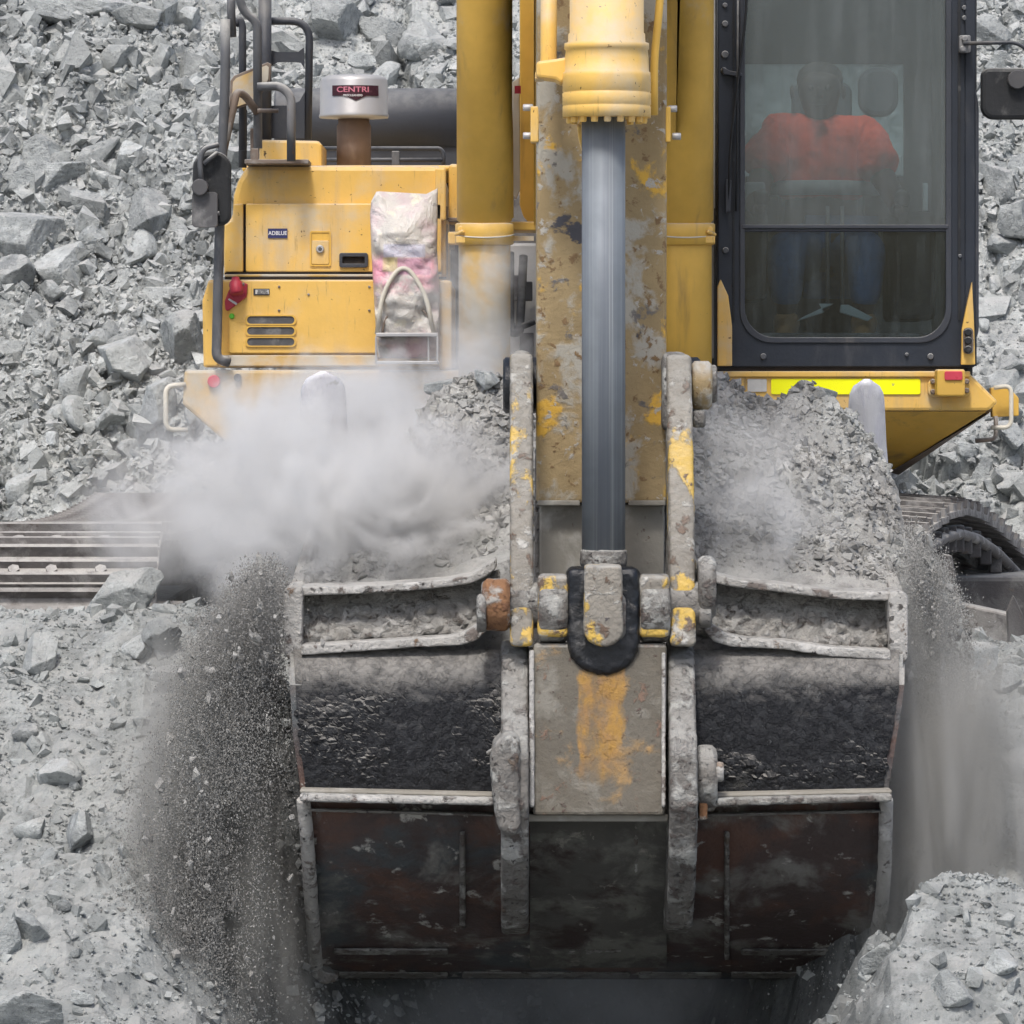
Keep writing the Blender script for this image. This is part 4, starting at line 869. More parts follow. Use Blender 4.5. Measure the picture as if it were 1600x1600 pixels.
PB = obj('link_pin_boss', MB().xcyl(1080, 1112, 602, 14.85, 38, 30, .010), 'arm_metal', E); obj('boss_cap', MB().xcyl(1108, 1120, 600, 14.85, 30, 30, .006), 'worn_steel', PB); obj('boss_bolt', MB().xcyl(1082, 1102, 655, 14.8, 14, 12, .004), 'worn_steel', PB)
HKc = MB(); HKc.ext([P(833, 1006, 14.42), P(1042, 1006, 14.42), P(1040, 1274, 14.30), P(832, 1274, 14.30)], Vector((0, .10, 0)))
HK = obj('tipping_link', HKc, 'muddy_tan', E, .010)
obj('side_web', MB().ext([P(827, 1016, 14.40), P(835, 1016, 14.40), P(835, 1262, 14.28), P(827, 1262, 14.28)], Vector((0, .2, 0))), 'edge_steel', HK, .003)
obj('side_web', MB().ext([P(1034, 1020, 14.40), P(1040, 1020, 14.40), P(1040, 1262, 14.28), P(1034, 1262, 14.28)], Vector((0, .2, 0))), 'edge_steel', HK, .003)

q0, q1 = P(903, 1205, 14.38)-wloc(E), P(975, 1050, 14.38)-wloc(E)
surf('link_plate', (.125, .112, .09), [((.19, .18, .155), 7, .5, .66), ((.30, .19, .08), 8, .58, .72), ((.17, .11, .08), 16, .58, .66), ((.09, .06, .05), 34, .62, .68)], .9, bump=.7, bscale=45, dust=.6, patch=((.34, .19, .04), q0.x, q1.x, q0.z, q1.z))
HK.data.materials.clear(); HK.data.materials.append(M['link_plate'])

# --- bucket
def mx(px): return 1860-px
BK_rows = [(1022, 14.62), (1044, 14.545), (1070, 14.51), (1105, 14.495), (1150, 14.485), (1200, 14.485), (1236, 14.49)]
LO_rows = [(1248, 14.50), (1300, 14.55), (1360, 14.66), (1420, 14.82), (1480, 15.04), (1512, 15.22), (1530, 15.36)]
FLOOR = [(1500, 15.9), (1380, 16.4), (1150, 16.7), (900, 16.62), (700, 16.38)]
def edge_l(py): return float(np.interp(py, [915, 1030, 1150, 1240, 1300, 1420, 1530], [447, 449, 457, 470, 476, 484, 492]))
def edge_r(py): return float(np.interp(py, [915, 1080, 1240, 1400, 1500, 1530], [1416, 1414, 1388, 1384, 1364, 1358]))
def shell(rows, nx=44, inset=10, jitter=.004, Yoff=0, sub=4, crust=0):
    mb = MB(); n = len(rows)
    ra = np.array(rows, float); pp = np.linspace(ra[0, 0], ra[-1, 0], 240); ys_ = np.interp(pp, ra[:, 0], ra[:, 1])
    for _ in range(260): ys_[1:-1] = (ys_[:-2]+ys_[1:-1]*2+ys_[2:])/4
    rr = [(py_, float(np.interp(py_, pp, ys_))) for py_ in np.linspace(ra[0, 0], ra[-1, 0], (n-1)*sub+1)]
    vs = []
    for py, Y in rr:
        a, c = edge_l(py)+inset, edge_r(py)-inset
        for k in range(nx+1):
            px = a+(c-a)*k/nx; p = P(px, py, Y+Yoff); dd = float(fbm(np.array([px*.02]), np.array([py*.02]), 90, 4)[0])*jitter*2
            vs.append((p.x, p.y+dd, p.z))
    if crust:
        va = np.array(vs); X, Z = va[:, 0]+1, va[:, 2]; pz = 590-(Z-CZ)*F/va[:, 1]; mk = sstep(1075, 1130, pz+60*fbm(X*6, Z*6, 7, 3))*sstep(1240, 1200, pz)*sstep(-.25, .15, fbm(X*5, Z*5, 3, 4))
        va[:, 1] -= crust*mk*(chunks(X, Z, .015, 81)*.6+chunks(X, Z, .036, 83)*.28); vs = [tuple(q) for q in va]
    m = nx+1; fs = [(i*m+k, i*m+k+1, (i+1)*m+k+1, (i+1)*m+k) for i in range(len(rr)-1) for k in range(nx)]
    return mb.add(vs, fs, True)
BK = obj('bucket', shell(BK_rows, 420, sub=14, crust=1.0), 'bucket_black', E, smooth=False); s_ = BK.modifiers.new('t', 'SOLIDIFY'); s_.thickness = .03; s_.offset = -1 if False else 0
lw = obj('lower_shell', shell(LO_rows), 'bucket_rust', BK); s_ = lw.modifiers.new('t', 'SOLIDIFY'); s_.thickness = .03
def fl_shell():
    mb = MB(); vs = []
    rows = [(1530, 15.36)]+FLOOR
    for py, Y in rows:
        xa, xb = P(edge_l(1500), 0, 15.0).x+.05, P(edge_r(1500), 0, 15.0).x-.05
        if py < 1400: xa, xb = P(490, 0, 14.95).x, P(1368, 0, 14.95).x
        xa += .03; xb -= .03
        for k in range(9): vs.append((xa+(xb-xa)*k/8, Y, P(0, py, Y).z))
    return mb.add(vs, [(i*9+k, i*9+k+1, (i+1)*9+k+1, (i+1)*9+k) for i in range(len(rows)-1) for k in range(8)], True)
fl = obj('floor_plate', fl_shell(), 'worn_steel', BK); s_ = fl.modifiers.new('t', 'SOLIDIFY'); s_.thickness = .05
for side in (0, 1):
    ed = edge_l if side == 0 else edge_r; sg = 1 if side == 0 else -1
    prof = [(925, 14.95)]+BK_rows+LO_rows[1:]+FLOOR+[(800, 15.7)]
    fr_ = [P(ed(py)+sg*3, py, Y) if Y < 15.4 else Vector((P(ed(np.interp(Y, [15.4, 16.7], [1530, 1350])) if py > 1000 else ed(950)+sg*26, 0, 14.95).x, Y, P(0, py, Y).z)) for py, Y in prof]
    b = MB(); b.ext(fr_, Vector((sg*.035, 0, 0))); obj('side_plate', b, 'bucket_rust', BK, .004)
    dy = 0 if side == 0 else 8
    # thick rounded side edge, hinge-channel end
    X = (lambda px: px) if side == 0 else (lambda px: mx(px)+2)
    q = lambda pts: [(X(a), c+dy*(1 if a < 600 else .3)) for a, c in pts]
    b = MB(); b.prism(q([(443, 922), (452, 915), (472, 917), (473, 932), (472, 1018), (452, 1032), (443, 1020)]), 14.62, .30); obj('channel_end', b, 'edge_steel', BK, .006)
    tl = [(470, 917), (560, 915), (640, 910), (700, 905), (735, 897), (758, 884), (776, 872), (776, 888), (762, 900), (738, 911), (700, 917), (640, 923), (560, 928), (470, 931)]
    b = MB(); b.prism(q(tl), 14.66, .24); obj('top_lip', b, 'edge_steel', BK, .003)
    bl = [(470, 1008), (560, 1003), (640, 998), (700, 994), (728, 987), (748, 974), (762, 972), (762, 984), (745, 1001), (720, 1008), (640, 1012), (560, 1018), (470, 1024)]
    b = MB(); b.prism(q(bl), 14.56, .16); obj('bottom_lip', b, 'edge_steel', BK, .003)
    # sunken channel packed with muck
    n1, n2 = 40, 12; vs = []
    for j in range(n2+1):
        for i in range(n1+1):
            px = 470+(780-470)*i/n1; t = j/n2; py = (928-(px-470)*.08-14*max(0, (px-720)/60))*(1-t)+(1008-(px-470)*.075)*t
            Y = 14.79-.10*t; r = float(chunks(np.array([px*.01+side*9]), np.array([py*.01]), .11, 77)[0])*.30+float(fbm(np.array([px*.06]), np.array([py*.06]), 33, 3)[0])*.012
            p = P(X(px), py+dy*(1-i/n1*.7), Y-r*sstep(.12, .5, np.array([t]))[0]); vs.append(p)
    m = n1+1; b = MB(); b.add(vs, [(j*m+i, j*m+i+1, (j+1)*m+i+1, (j+1)*m+i) for j in range(n2) for i in range(n1)], True)
    ch = obj('packed_channel', b, 'rubble_pack', BK); s_ = ch.modifiers.new('t', 'SOLIDIFY'); s_.thickness = .02
    # cross rib between shells
    b = MB(); a_, c_ = (468, 772) if side == 0 else (1096, 1394)
    ya, yc = (1242, 1250) if side == 0 else (1250, 1244)
    b.prism([(a_, ya-2), (c_, yc-3), (c_, yc+9), (a_, ya+11)], 14.36, .15)
    obj('cross_rib', b, 'edge_steel' if side == 0 else 'worn_steel', BK, .006)
    b = MB(); b.prism([(a_, ya-9), (c_, yc-10), (c_, yc-3), (a_, ya-2)], 14.40, .1); obj('rib_weld', b, 'recess_metal', BK, .006)
    b = MB(); b.prism([(a_+8, ya+22), (c_, yc+22), (c_, yc+26), (a_+8, ya+26)], 14.47, .06); obj('weld_bead', b, 'worn_steel', BK, .003)
    # side edge strips
    pts = [P(ed(py)+sg*1, py, Y-.01) for py, Y in [(1036, 14.66)]+BK_rows[1:]]
    b = MB()
    for i in range(len(pts)-1):
        o = pts[i]; p2 = pts[i+1]; b.ext([o, o+Vector((sg*.040, 0, 0)), p2+Vector((sg*.040, 0, 0)), p2], Vector((0, .08, 0)))
    obj('wear_strip', b, 'bucket_rust', BK)
    pts = [P(ed(py)+sg*3, py, Y-.03) for py, Y in LO_rows]
    obj('edge_bar', MB().tube(pts, .021, 12), 'edge_steel', BK)
    ex_ = ed(1525); obj('corner_lug', MB().prism([(ex_-sg*4, 1500), (ex_-sg*5, 1525), (ex_+sg*12, 1539), (ex_+sg*34, 1534), (ex_+sg*38, 1524), (ex_+sg*16, 1518)], 15.15, .12), 'worn_steel', BK, .006)
    # corner teeth standing above the load at the far lip
    tx = 505 if side == 0 else 1354; tyd = 0 if side == 0 else 12
    z0 = P(tx, 735+tyd, 16.34); zt_ = P(tx, 580+tyd, 16.2); hw_ = .078 if side == 0 else .062
    b = MB(); n = 12; vs = []; NL = 14
    for i in range(NL+1):
        t = i/NL; c0 = z0.lerp(zt_, t); w = hw_*(1.12-.25*t)*(1 if t < .8 else math.sqrt(max(0, 1-((t-.8)/.2)**2*.97))); dd = .075*(1-t*.72); w *= 1+.18*max(0, .35-t)
        for k in range(16):
            a = 2*math.pi*k/16; ca, sa = math.cos(a), math.sin(a); e = lambda q_: math.copysign(abs(q_)**.75, q_)
            gx_ = (1+.20*math.cos(5*(a-1.5*math.pi))*sstep(.98, .7, t)) if sa < 0 else 1
            vs.append((c0.x+e(ca)*w, c0.y+e(sa)*dd*gx_, c0.z))
    fs = [(i*16+k, i*16+(k+1) % 16, (i+1)*16+(k+1) % 16, (i+1)*16+k) for i in range(NL) for k in range(16)]+[[NL*16+k for k in range(16)], [k for k in range(16)][::-1]]
    b.add(vs, fs, True); obj('bucket_tooth', b, 'tooth_steel', BK)
for px in (640, 775, 930, 1085, 1220):
    z0 = P(px, 740, 16.38); b = MB().prism(rrect(px-30, 690, px+30, 760, 12), 16.3, .1); obj('bucket_tooth', b, 'tooth_steel', BK, .02)
# ears, bosses, pin
for side in (0, 1):
    a, c = (783, 826) if side == 0 else (1044, 1087)
    py_ = [(1000, 14.60), (1030, 14.46), (1120, 14.36), (1180, 14.24), (1260, 14.22), (1340, 14.30), (1400, 14.44), (1450, 14.62), (1460, 14.95), (1250, 14.95), (1000, 14.95)]
    EA = obj('bucket_ear', MB().xprism(a, c, 14.4, [(Y, p_) for p_, Y in py_]), 'worn_steel', BK, .012)
    if side == 0:
        obj('ear_web', MB().bx(804, 1030, 828, 1150, 14.47, .15), 'recess_metal', EA, .004)
        obj('pin_boss', MB().prism([(765, 1188), (770, 1166), (784, 1150), (800, 1140), (812, 1158), (814, 1290), (808, 1310), (778, 1300), (770, 1250)], 14.20, .3), 'worn_steel', EA, .022)
        obj('pin_tab', MB().prism([(758, 1176), (776, 1165), (778, 1176), (762, 1182)], 14.3, .03), 'worn_steel', EA)
    else:
        obj('pin_boss', MB().xcyl(1086, 1120, 1216, 14.42, 52, 32, .012), 'worn_steel', EA)
        obj('boss_bolt', MB().xcyl(1118, 1131, 1206, 14.36, 17, 6, .004), 'edge_steel', EA); obj('lock_block', MB().bx(1092, 1252, 1106, 1282, 14.35, .06), 'rust', EA, .006)
obj('bucket_pin', MB().xcyl(800, 1070, 1216, 14.5, 34, 28, .006), 'worn_steel', BK)
surf('muddy_plate', (.11, .107, .098), [((.19, .19, .17), 6, .44, .60), ((.05, .035, .033), 4, .5, .64), ((.27, .26, .23), 14, .60, .68)], .9, bump=.6, bscale=40, dust=.7)
b = MB()
for y0, y1 in zip((1276, 1330, 1390, 1440, 1480), (1330, 1390, 1440, 1480, 1512)):
    Ya, Yb = np.interp([y0, y1], [a for a, _ in LO_rows], [c_ for _, c_ in LO_rows])-.03; b.ext([P(828, y0, Ya), P(1042, y0, Ya), P(1042, y1, Yb), P(828, y1, Yb)], Vector((0, .05, 0)))
obj('centre_plate', b, 'muddy_plate', BK)
obj('centre_bar', MB().bx(822, 1272, 1044, 1284, 14.33, .1), 'recess_metal', BK, .005)
def rowY(py): return float(np.interp(py, [a for a, _ in LO_rows], [b for _, b in LO_rows]))
for px, w_, ya, yb in ((718, 9, 1300, 1452), (990, 8, 1285, 1500), (1132, 8, 1300, 1500)):
    b = MB(); ys = np.linspace(ya, yb, 8)
    for y0, y1 in zip(ys, ys[1:]): b.ext([P(px, y0, rowY(y0)-.025), P(px+w_, y0, rowY(y0)-.025), P(px+w_, y1, rowY(y1)-.025), P(px, y1, rowY(y1)-.025)], Vector((0, .04, 0)))
    obj('wear_bar', b, 'worn_steel', BK)
for xa, xb, yy in ((520, 700, 1483), (884, 972, 1482), (1158, 1330, 1484)):
    obj('heel_strip', MB().ext([P(xa, yy, rowY(yy)-.03), P(xb, yy, rowY(yy)-.03), P(xb, yy+9, rowY(yy+9)-.03), P(xa, yy+9, rowY(yy+9)-.03)], Vector((0, .05, 0))), 'worn_steel', BK, .004)
for xa, xb in ((500, 700), (722, 985), (998, 1128), (1142, 1350)):
    obj('cutting_edge', MB().ext([P(xa, 1519, rowY(1519)-.025), P(xb, 1520, rowY(1520)-.025), P(xb, 1529, rowY(1529)-.02), P(xa, 1529, rowY(1529)-.02)], Vector((0, .06, .0))), 'worn_steel', BK, .004)

# --- undercarriage
def shoe_mb(L, W=.63, pitch=.185):
    b = MB(); b.box3(-W/2, W/2, -pitch*.5, pitch*.47, -.012, .012)
    for yy, hh in ((-pitch*.38, .040), (-pitch*.05, .026), (pitch*.34, .030)):
        b.ext([Vector((-W/2+.004, yy-.014, .011)), Vector((-W/2+.004, yy+.014, .011)), Vector((-W/2+.004, yy+.008, .012+hh)), Vector((-W/2+.004, yy-.008, .012+hh))], Vector((W-.008, 0, 0)))
    for xx in (-.12, .05, .18): b.lathe((xx, pitch*.14, .01), (0, 0, 1), [(0, .021), (.022, .021)], 6, False)
    b.box3(-.10, -.055, -pitch*.55, pitch*.5, -.075, -.013).box3(.055, .10, -pitch*.55, pitch*.5, -.075, -.013)
    return b
shoe0 = None
def place_shoe(parent, c, wx, tr, nrm):
    """c centre, wx across the track, tr along travel"""
    global shoe0
    off = wloc(parent)
    if shoe0 is None:
        shoe0 = obj('track_shoe', shoe_mb(1), 'track_steel', None); o = shoe0
    else: o = shoe0.copy(); C.objects.link(o)
    o.parent = parent; x = Vector(wx).normalized(); y = Vector(tr).normalized(); z = x.cross(y).normalized()
    if z.dot(Vector(nrm)) < 0: x = -x; z = -z
    y = z.cross(x)
    o.matrix_local = Matrix.Translation(Vector(c)-off) @ Matrix((x, y, z)).transposed().to_4x4()
    return o
zt0, r0 = -.56+CZ, .47; xc = P(240, 0, 17.3).x-.31
TL = obj('crawler_track', MB().box3(xc-.16, xc+.16, 17.8, 22.2, zt0-.78, zt0-.34), 'track_dark', E, .02); TL['label'] = 'left crawler track with dusty triple-grouser shoes'
zc = zt0-r0; path = []; Lt = 4.5; per = 2*Lt+2*math.pi*r0; n = 62
for k in range(n):
    s = k/n*per
    if s < Lt: path.append(((xc, 22.25-s, zt0-.035*math.sin(s/Lt*math.pi)*1.2), (0, -1, 0), (0, 0, 1)))
    elif s < Lt+math.pi*r0:
        a = (s-Lt)/r0; path.append(((xc, 22.25-Lt-math.sin(a)*r0, zc+math.cos(a)*r0), (0, -math.cos(a), -math.sin(a)), (0, -math.sin(a), math.cos(a))))
    elif s < 2*Lt+math.pi*r0: path.append(((xc, 22.25-Lt+(s-Lt-math.pi*r0), zc-r0), (0, 1, 0), (0, 0, -1)))
    else:
        a = (s-2*Lt-math.pi*r0)/r0; path.append(((xc, 22.25+math.sin(a)*r0, zc-math.cos(a)*r0), (0, math.cos(a), math.sin(a)), (0, math.sin(a), -math.cos(a))))
for c, t, nn in path: place_shoe(TL, c, (1, 0, 0), t, nn)
obj('idler_wheel', MB().lathe((xc-.09, 17.75, zc), (1, 0, 0), [(0, .34), (.02, .38), (.16, .38), (.18, .34)], 40), 'track_dark', TL)
obj('sprocket', MB().lathe((xc-.09, 22.25, zc), (1, 0, 0), [(0, .34), (.02, .38), (.16, .38), (.18, .34)], 40), 'track_dark', TL)
obj('chain_guide', MB().lathe((xc+.25, 17.9, zt0-.36), (1, 0, 0), [(0, .11), (.01, .13), (.12, .13), (.13, .09)], 30).box3(xc+.1, xc+.3, 17.6, 18.6, zt0-.5, zt0-.42), 'track_steel', TL)
# right track: its top run arches over the carrier roller and falls towards the picture edge
TR = obj('crawler_track', MB().bx(1440, 900, 1680, 1050, 19.1, 2.2).bx(1500, 850, 1700, 960, 19.7, .6), 'track_dark', E, .02); TR['label'] = 'right crawler track arching up and showing the inside of its shoes'
ctrl = [(1330, 960, 17.75), (1385, 900, 17.9), (1437, 849, 18.1), (1465, 820, 18.3), (1487, 805, 18.5), (1510, 799, 18.75), (1535, 806, 19.0), (1567, 829, 19.3), (1600, 864, 19.6), (1640, 915, 19.9), (1690, 990, 20.2)]
cp_ = [P(*q) for q in ctrl]; dens = []
for a, b_ in zip(cp_, cp_[1:]):
    for t in np.linspace(0, 1, 12, endpoint=False): dens.append(a.lerp(b_, t))
for _ in range(3): dens = [dens[0]]+[(a+b_*2+c)/4 for a, b_, c in zip(dens, dens[1:], dens[2:])]+[dens[-1]]
acc = 0; last = dens[0]; ev = Vector((-.52, .36, .03)).normalized(); shn = []
for i in range(1, len(dens)-1):
    acc += (dens[i]-dens[i-1]).length
    if acc > .108:
        acc = 0; t = dens[i+1]-dens[i-1]; nrm = Vector((.0, 0, 1)); place = dens[i]+ev*.30
        o = place_shoe(TR, place, ev, t, (.25, -.2, 1)); o.scale = (.95, .60, 1); shn.append(place)
obj('chain_rail', MB().tube([p+ev*.03+Vector((0, 0, -.085)) for p in dens[14:-6]], .022, 6), 'track_steel', TR)
for k in range(20, len(dens)-10, 6):
    p = dens[k]+ev*.05; obj('chain_link', MB().box3(p.x-.022, p.x+.022, p.y-.05, p.y+.05, p.z-.15, p.z-.05), 'track_dark', TR, .006)
obj('carrier_bracket', MB().prism([(1474, 866), (1488, 868), (1494, 900), (1493, 955), (1486, 992), (1476, 985), (1470, 950)], 18.3, .12), 'track_dark', TR, .006)
obj('guide_plate', MB().bx(1462, 920, 1486, 946, 18.28, .03), 'edge_steel', TR, .004)
obj('guide_plate', MB().prism([(1584, 930), (1598, 960), (1604, 1000), (1590, 1020), (1576, 1004), (1574, 955)], 18.2, .05), 'track_dark', TR, .004)
obj('frame_beam', MB().ext([P(1490, 940, 18.6), P(1590, 962, 18.4), P(1600, 1030, 18.4), P(1490, 975, 18.6)], Vector((0, .3, 0))), 'track_steel', TR, .01)

# ------------------------------------------------------------------ step hoop and rubbish bag
SH = obj('step_hoop', MB().tube(fil(TP([(589, 522, 18.52), (598, 455, 18.5), (630, 408, 18.5), (664, 455, 18.5), (678, 522, 18.52)], 18.5), .14, 10), .0085, 12), 'cream_paint', E)
obj('inner_hoop', MB().tube([P(637+39*math.cos(a), 520-44*math.sin(a), 18.53) for a in np.linspace(0, math.pi, 22)], .0045, 8), 'rail_brown', SH)
obj('step_frame', MB().bx(587, 520, 684, 526, 18.48, .06).bx(586, 526, 589, 568, 18.48, .02).bx(682, 526, 685, 568, 18.48, .02).bx(586, 564, 686, 569, 18.48, .12).bx(668, 526, 671, 566, 18.50, .02), 'cap_metal', SH, .002)
def bag():
    mb = MB(); nu, nv = 40, 56; vs = []
    for j in range(nv+1):
        t = j/nv; py = 316+(560-316)*t
        l_ = np.interp(t, [0, .08, .3, .6, 1], [580, 578, 580, 584, 590]); r_ = np.interp(t, [0, .08, .3, .6, 1], [684, 684, 683, 687, 686])
        dep = np.interp(t, [0, .06, .2, .6, .9, 1], [.012, .035, .07, .085, .08, .04])
        for i in range(nu):
            a = 2*math.pi*i/nu; ca, sa = math.cos(a), math.sin(a); e = lambda q_, w: math.copysign(abs(q_)**w, q_)
            px = (l_+r_)/2+(r_-l_)/2*e(ca, .8); Y = 18.60+dep*e(sa, .7)
            lump = float(fbm(np.array([px*.035+3]), np.array([py*.03+sa*.8]), 44, 4)[0]); cr = abs(float(fbm(np.array([px*.05+py*.02]), np.array([py*.045-px*.01+sa]), 54, 3)[0]))
            top = 0
            if t < .08:
                # two pulled-up ears, right one higher
                top = float(np.interp(px, [578, 590, 612, 640, 684], [2, -20, 5, 0, -22]))*(1-t/.08)
            vs.append(P(px, py+top, Y-.035*lump*min(1, t*5)-.04*cr*min(1, t*5) if sa < 0 else Y))
    fs = [(j*nu+i, j*nu+(i+1) % nu, (j+1)*nu+(i+1) % nu, (j+1)*nu+i) for j in range(nv) for i in range(nu)]+[[nv*nu+i for i in range(nu)], [i for i in range(nu)][::-1]]
    return mb.add(vs, fs, True)
bp_ = P(637, 560, 18.6)
BG = obj('plastic_bag', bag(), 'bag_plastic', None, at=tuple(bp_)); tag(BG, 'clear plastic sack of crumpled rubbish stuffed behind the step hoop on the yellow hood', 'bag')
def bl(name, pts, mat, Y=18.508):
    b = MB(); b.prism(pts, Y, .003); return obj(name, b, mat, BG)

# ------------------------------------------------------------------ operator
OP = empty('person', P(1285, 395, 19.4)); tag(OP, 'operator in an orange hi-vis work shirt and jeans seated behind the dusty windscreen', 'person')
def skin_obj(name, J, edges, mat, parent, sub=2, shade=True):
    """J: list of (px, py, Y, radius)"""
    me = bpy.data.meshes.new(name); off = wloc(parent)
    me.from_pydata([P(a, b_, c)-off for a, b_, c, r in J], edges, []); o = bpy.data.objects.new(name, me); link(o, parent)
    o.modifiers.new('skin', 'SKIN'); ss = o.modifiers.new('s', 'SUBSURF'); ss.levels = sub; ss.render_levels = sub
    o.modifiers['skin'].use_smooth_shade = True
    sv = me.skin_vertices[0].data
    for i, j in enumerate(J):
        r = j[3]; sv[i].radius = r if isinstance(r, tuple) else (r, r); sv[i].use_root = (i == 0)
    me.materials.append(M[mat]); return o
body = [(1283, 398, 19.55, .15), (1283, 330, 19.55, .14), (1283, 262, 19.52, .16), (1283, 212, 19.5, .13), (1283, 190, 19.48, .06), (1281, 172, 19.43, .065), (1280, 140, 19.40, .098), (1281, 112, 19.42, .085),
        (1225, 212, 19.5, .07), (1192, 268, 19.42, .055), (1180, 318, 19.2, .042), (1186, 330, 19.02, .034),
        (1341, 212, 19.5, .07), (1375, 268, 19.42, .055), (1402, 318, 19.2, .042), (1404, 330, 19.02, .034),
        (1252, 402, 19.4, .085), (1232, 388, 19.05, .07), (1228, 470, 18.92, .05), (1228, 500, 18.93, .04),
        (1318, 402, 19.4, .085), (1352, 388, 19.05, .07), (1350, 470, 18.92, .05), (1350, 500, 18.93, .04)]
be = [(0, 1), (1, 2), (2, 3), (3, 4), (4, 5), (5, 6), (6, 7), (3, 8), (8, 9), (9, 10), (10, 11), (3, 12), (12, 13), (13, 14), (14, 15), (0, 16), (16, 17), (17, 18), (18, 19), (0, 20), (20, 21), (21, 22), (22, 23)]
bd_ = skin_obj('body', body, be, 'skin', OP)
sh = [(1283, 322, 19.53, (.20, .15)), (1283, 262, 19.5, (.22, .16)), (1283, 216, 19.48, (.18, .13)), (1283, 196, 19.47, (.09, .08)), (1218, 214, 19.48, .10), (1183, 272, 19.36, .095), (1347, 214, 19.48, .10), (1383, 272, 19.36, .095)]
shirt = skin_obj('shirt', sh, [(0, 1), (1, 2), (2, 3), (2, 4), (4, 5), (2, 6), (6, 7)], 'shirt_orange', OP)
for s_z, s_a in ((.09, .035), (.03, .010)):
    t_ = bpy.data.textures.new('cloth_fold', 'CLOUDS'); t_.noise_scale = s_z; d_ = shirt.modifiers.new('folds', 'DISPLACE'); d_.texture = t_; d_.texture_coords = 'LOCAL'; d_.strength = s_a; d_.mid_level = .5
shirt.modifiers['s'].levels = shirt.modifiers['s'].render_levels = 4
rb = MB(); c0 = P(1283, 294, 19.52); rb.lathe(c0+Vector((0, 0, -.03)), (0, 0, 1), [(0, .21), (.005, .226), (.05, .226), (.055, .21)], 28)
rb.v = [(x, (y-c0.y)*.80+c0.y, z) for x, y, z in rb.v]
o_ = obj('reflective_band', rb, 'reflective_band', shirt)
tr_ = [(1283, 400, 19.55, .16), (1250, 402, 19.38, .10), (1230, 386, 19.02, .085), (1228, 440, 18.92, .07), (1229, 486, 18.92, .058), (1320, 402, 19.38, .10), (1354, 386, 19.02, .085), (1352, 440, 18.92, .07), (1350, 486, 18.92, .058)]
skin_obj('jeans', tr_, [(0, 1), (1, 2), (2, 3), (3, 4), (0, 5), (5, 6), (6, 7), (7, 8)], 'denim', OP)
for px in (1229, 1350): skin_obj('boot', [(px, 488, 18.95, .06), (px, 512, 18.93, .052), (px-2, 520, 18.80, .045), (px-3, 523, 18.72, .034)], [(0, 1), (1, 2), (2, 3)], 'boot_leather', OP)
skin_obj('hair', [(1281, 112, 19.46, .098), (1281, 126, 19.50, .10), (1281, 148, 19.52, .085)], [(0, 1), (1, 2)], 'hair', OP)
# face and hands
fc = P(1280, 142, 19.30)
obj('nose', MB().lathe(fc+Vector((0, .01, -.02)), (0, -.6, .8), [(0, .018), (.02, .013), (.04, .007)], 10), 'skin', bd_)
obj('mouth', MB().box3(fc.x-.025, fc.x+.025, fc.y-.005, fc.y+.02, fc.z-.056, fc.z-.050), 'hair', bd_, .002)
for sx in (-1, 1):
    obj('eye', MB().lathe(fc+Vector((sx*.033, .006, .012)), (0, -1, 0), [(0, .012), (.006, .010), (.01, .004)], 12), 'hair', bd_)
    obj('ear', MB().lathe(fc+Vector((sx*.092, .09, 0)), (sx, 0, 0), [(0, .02), (.008, .028), (.014, .018)], 14), 'skin', bd_)
    hx = 1186 if sx < 0 else 1404
    for k in range(4): skin_obj('finger', [(hx+(k-1.5)*3.0, 330, 19.01, .010), (hx+(k-1.5)*3.6, 322, 18.96+.004*k, .0095), (hx+(k-1.5)*3.4, 327, 18.925, .009), (hx+(k-1.5)*3, 334, 18.93, .008)], [(0, 1), (1, 2), (2, 3)], 'skin', bd_, 1)
    skin_obj('thumb', [(hx-sx*5, 330, 19.01, .011), (hx-sx*10, 326, 18.97, .010), (hx-sx*7, 320, 18.94, .009)], [(0, 1), (1, 2)], 'skin', bd_, 1)

# ------------------------------------------------------------------ load in the bucket, falling spoil, dust
lx = np.arange(P(456, 0, 15).x, P(1438, 0, 15).x, .0125); ly = np.arange(14.90, 16.75, .0125)
LX, LY = np.meshgrid(lx, ly)
cr_px = np.array([425, 470, 520, 600, 650, 680, 720, 780, 850, 1000, 1100, 1180, 1290, 1330, 1360, 1395, 1425, 1440])
cr_py = np.array([905, 870, 800, 735, 672, 608, 598, 600, 620, 620, 606, 632, 640, 655, 702, 755, 825, 878])
PXc = 800+LX*F/15.95; crest = -(np.interp(PXc, cr_px, cr_py)-590)*15.95/F
lip = -(np.interp(800+LX*F/14.95, [425, 700, 800, 1050, 1130, 1436], [925, 905, 870, 870, 905, 935])-590)*14.95/F-.01
t = np.clip((LY-14.98)/1.0, 0, 1)
prof = np.interp(t, [0, .15, .4, .62, 1], [0, .16, .28, .60, 1.0])
fall = 1-.9*np.clip((LY-16.0)/.6, 0, 1)**1.4
LZ = lip+(crest-lip)*prof*fall
LZ = LZ-.5*np.clip((14.98-LY)/.08, 0, 1)
LZ = LZ-.9*sstep(1404, 1416, 800+LX*F/14.95)*sstep(15.30, 15.0, LY)
amp = sstep(0, .2, t)
LZ = LZ+amp*(chunks(LX, LY, .20, 61)*.26+chunks(LX, LY, .08, 63)*.24+chunks(LX, LY, .035, 65)*.45+.012*fbm(LX*25, LY*25, 12, 3))+CZ
LD = grid_obj('spoil_heap', LX, LY, LZ, 'damp_spoil', np.full(LX.shape, 1.15)); LD['kind'] = 'stuff'; LD['label'] = 'heaped broken rock and dirt filling the excavator bucket'; LD['category'] = 'spoil'
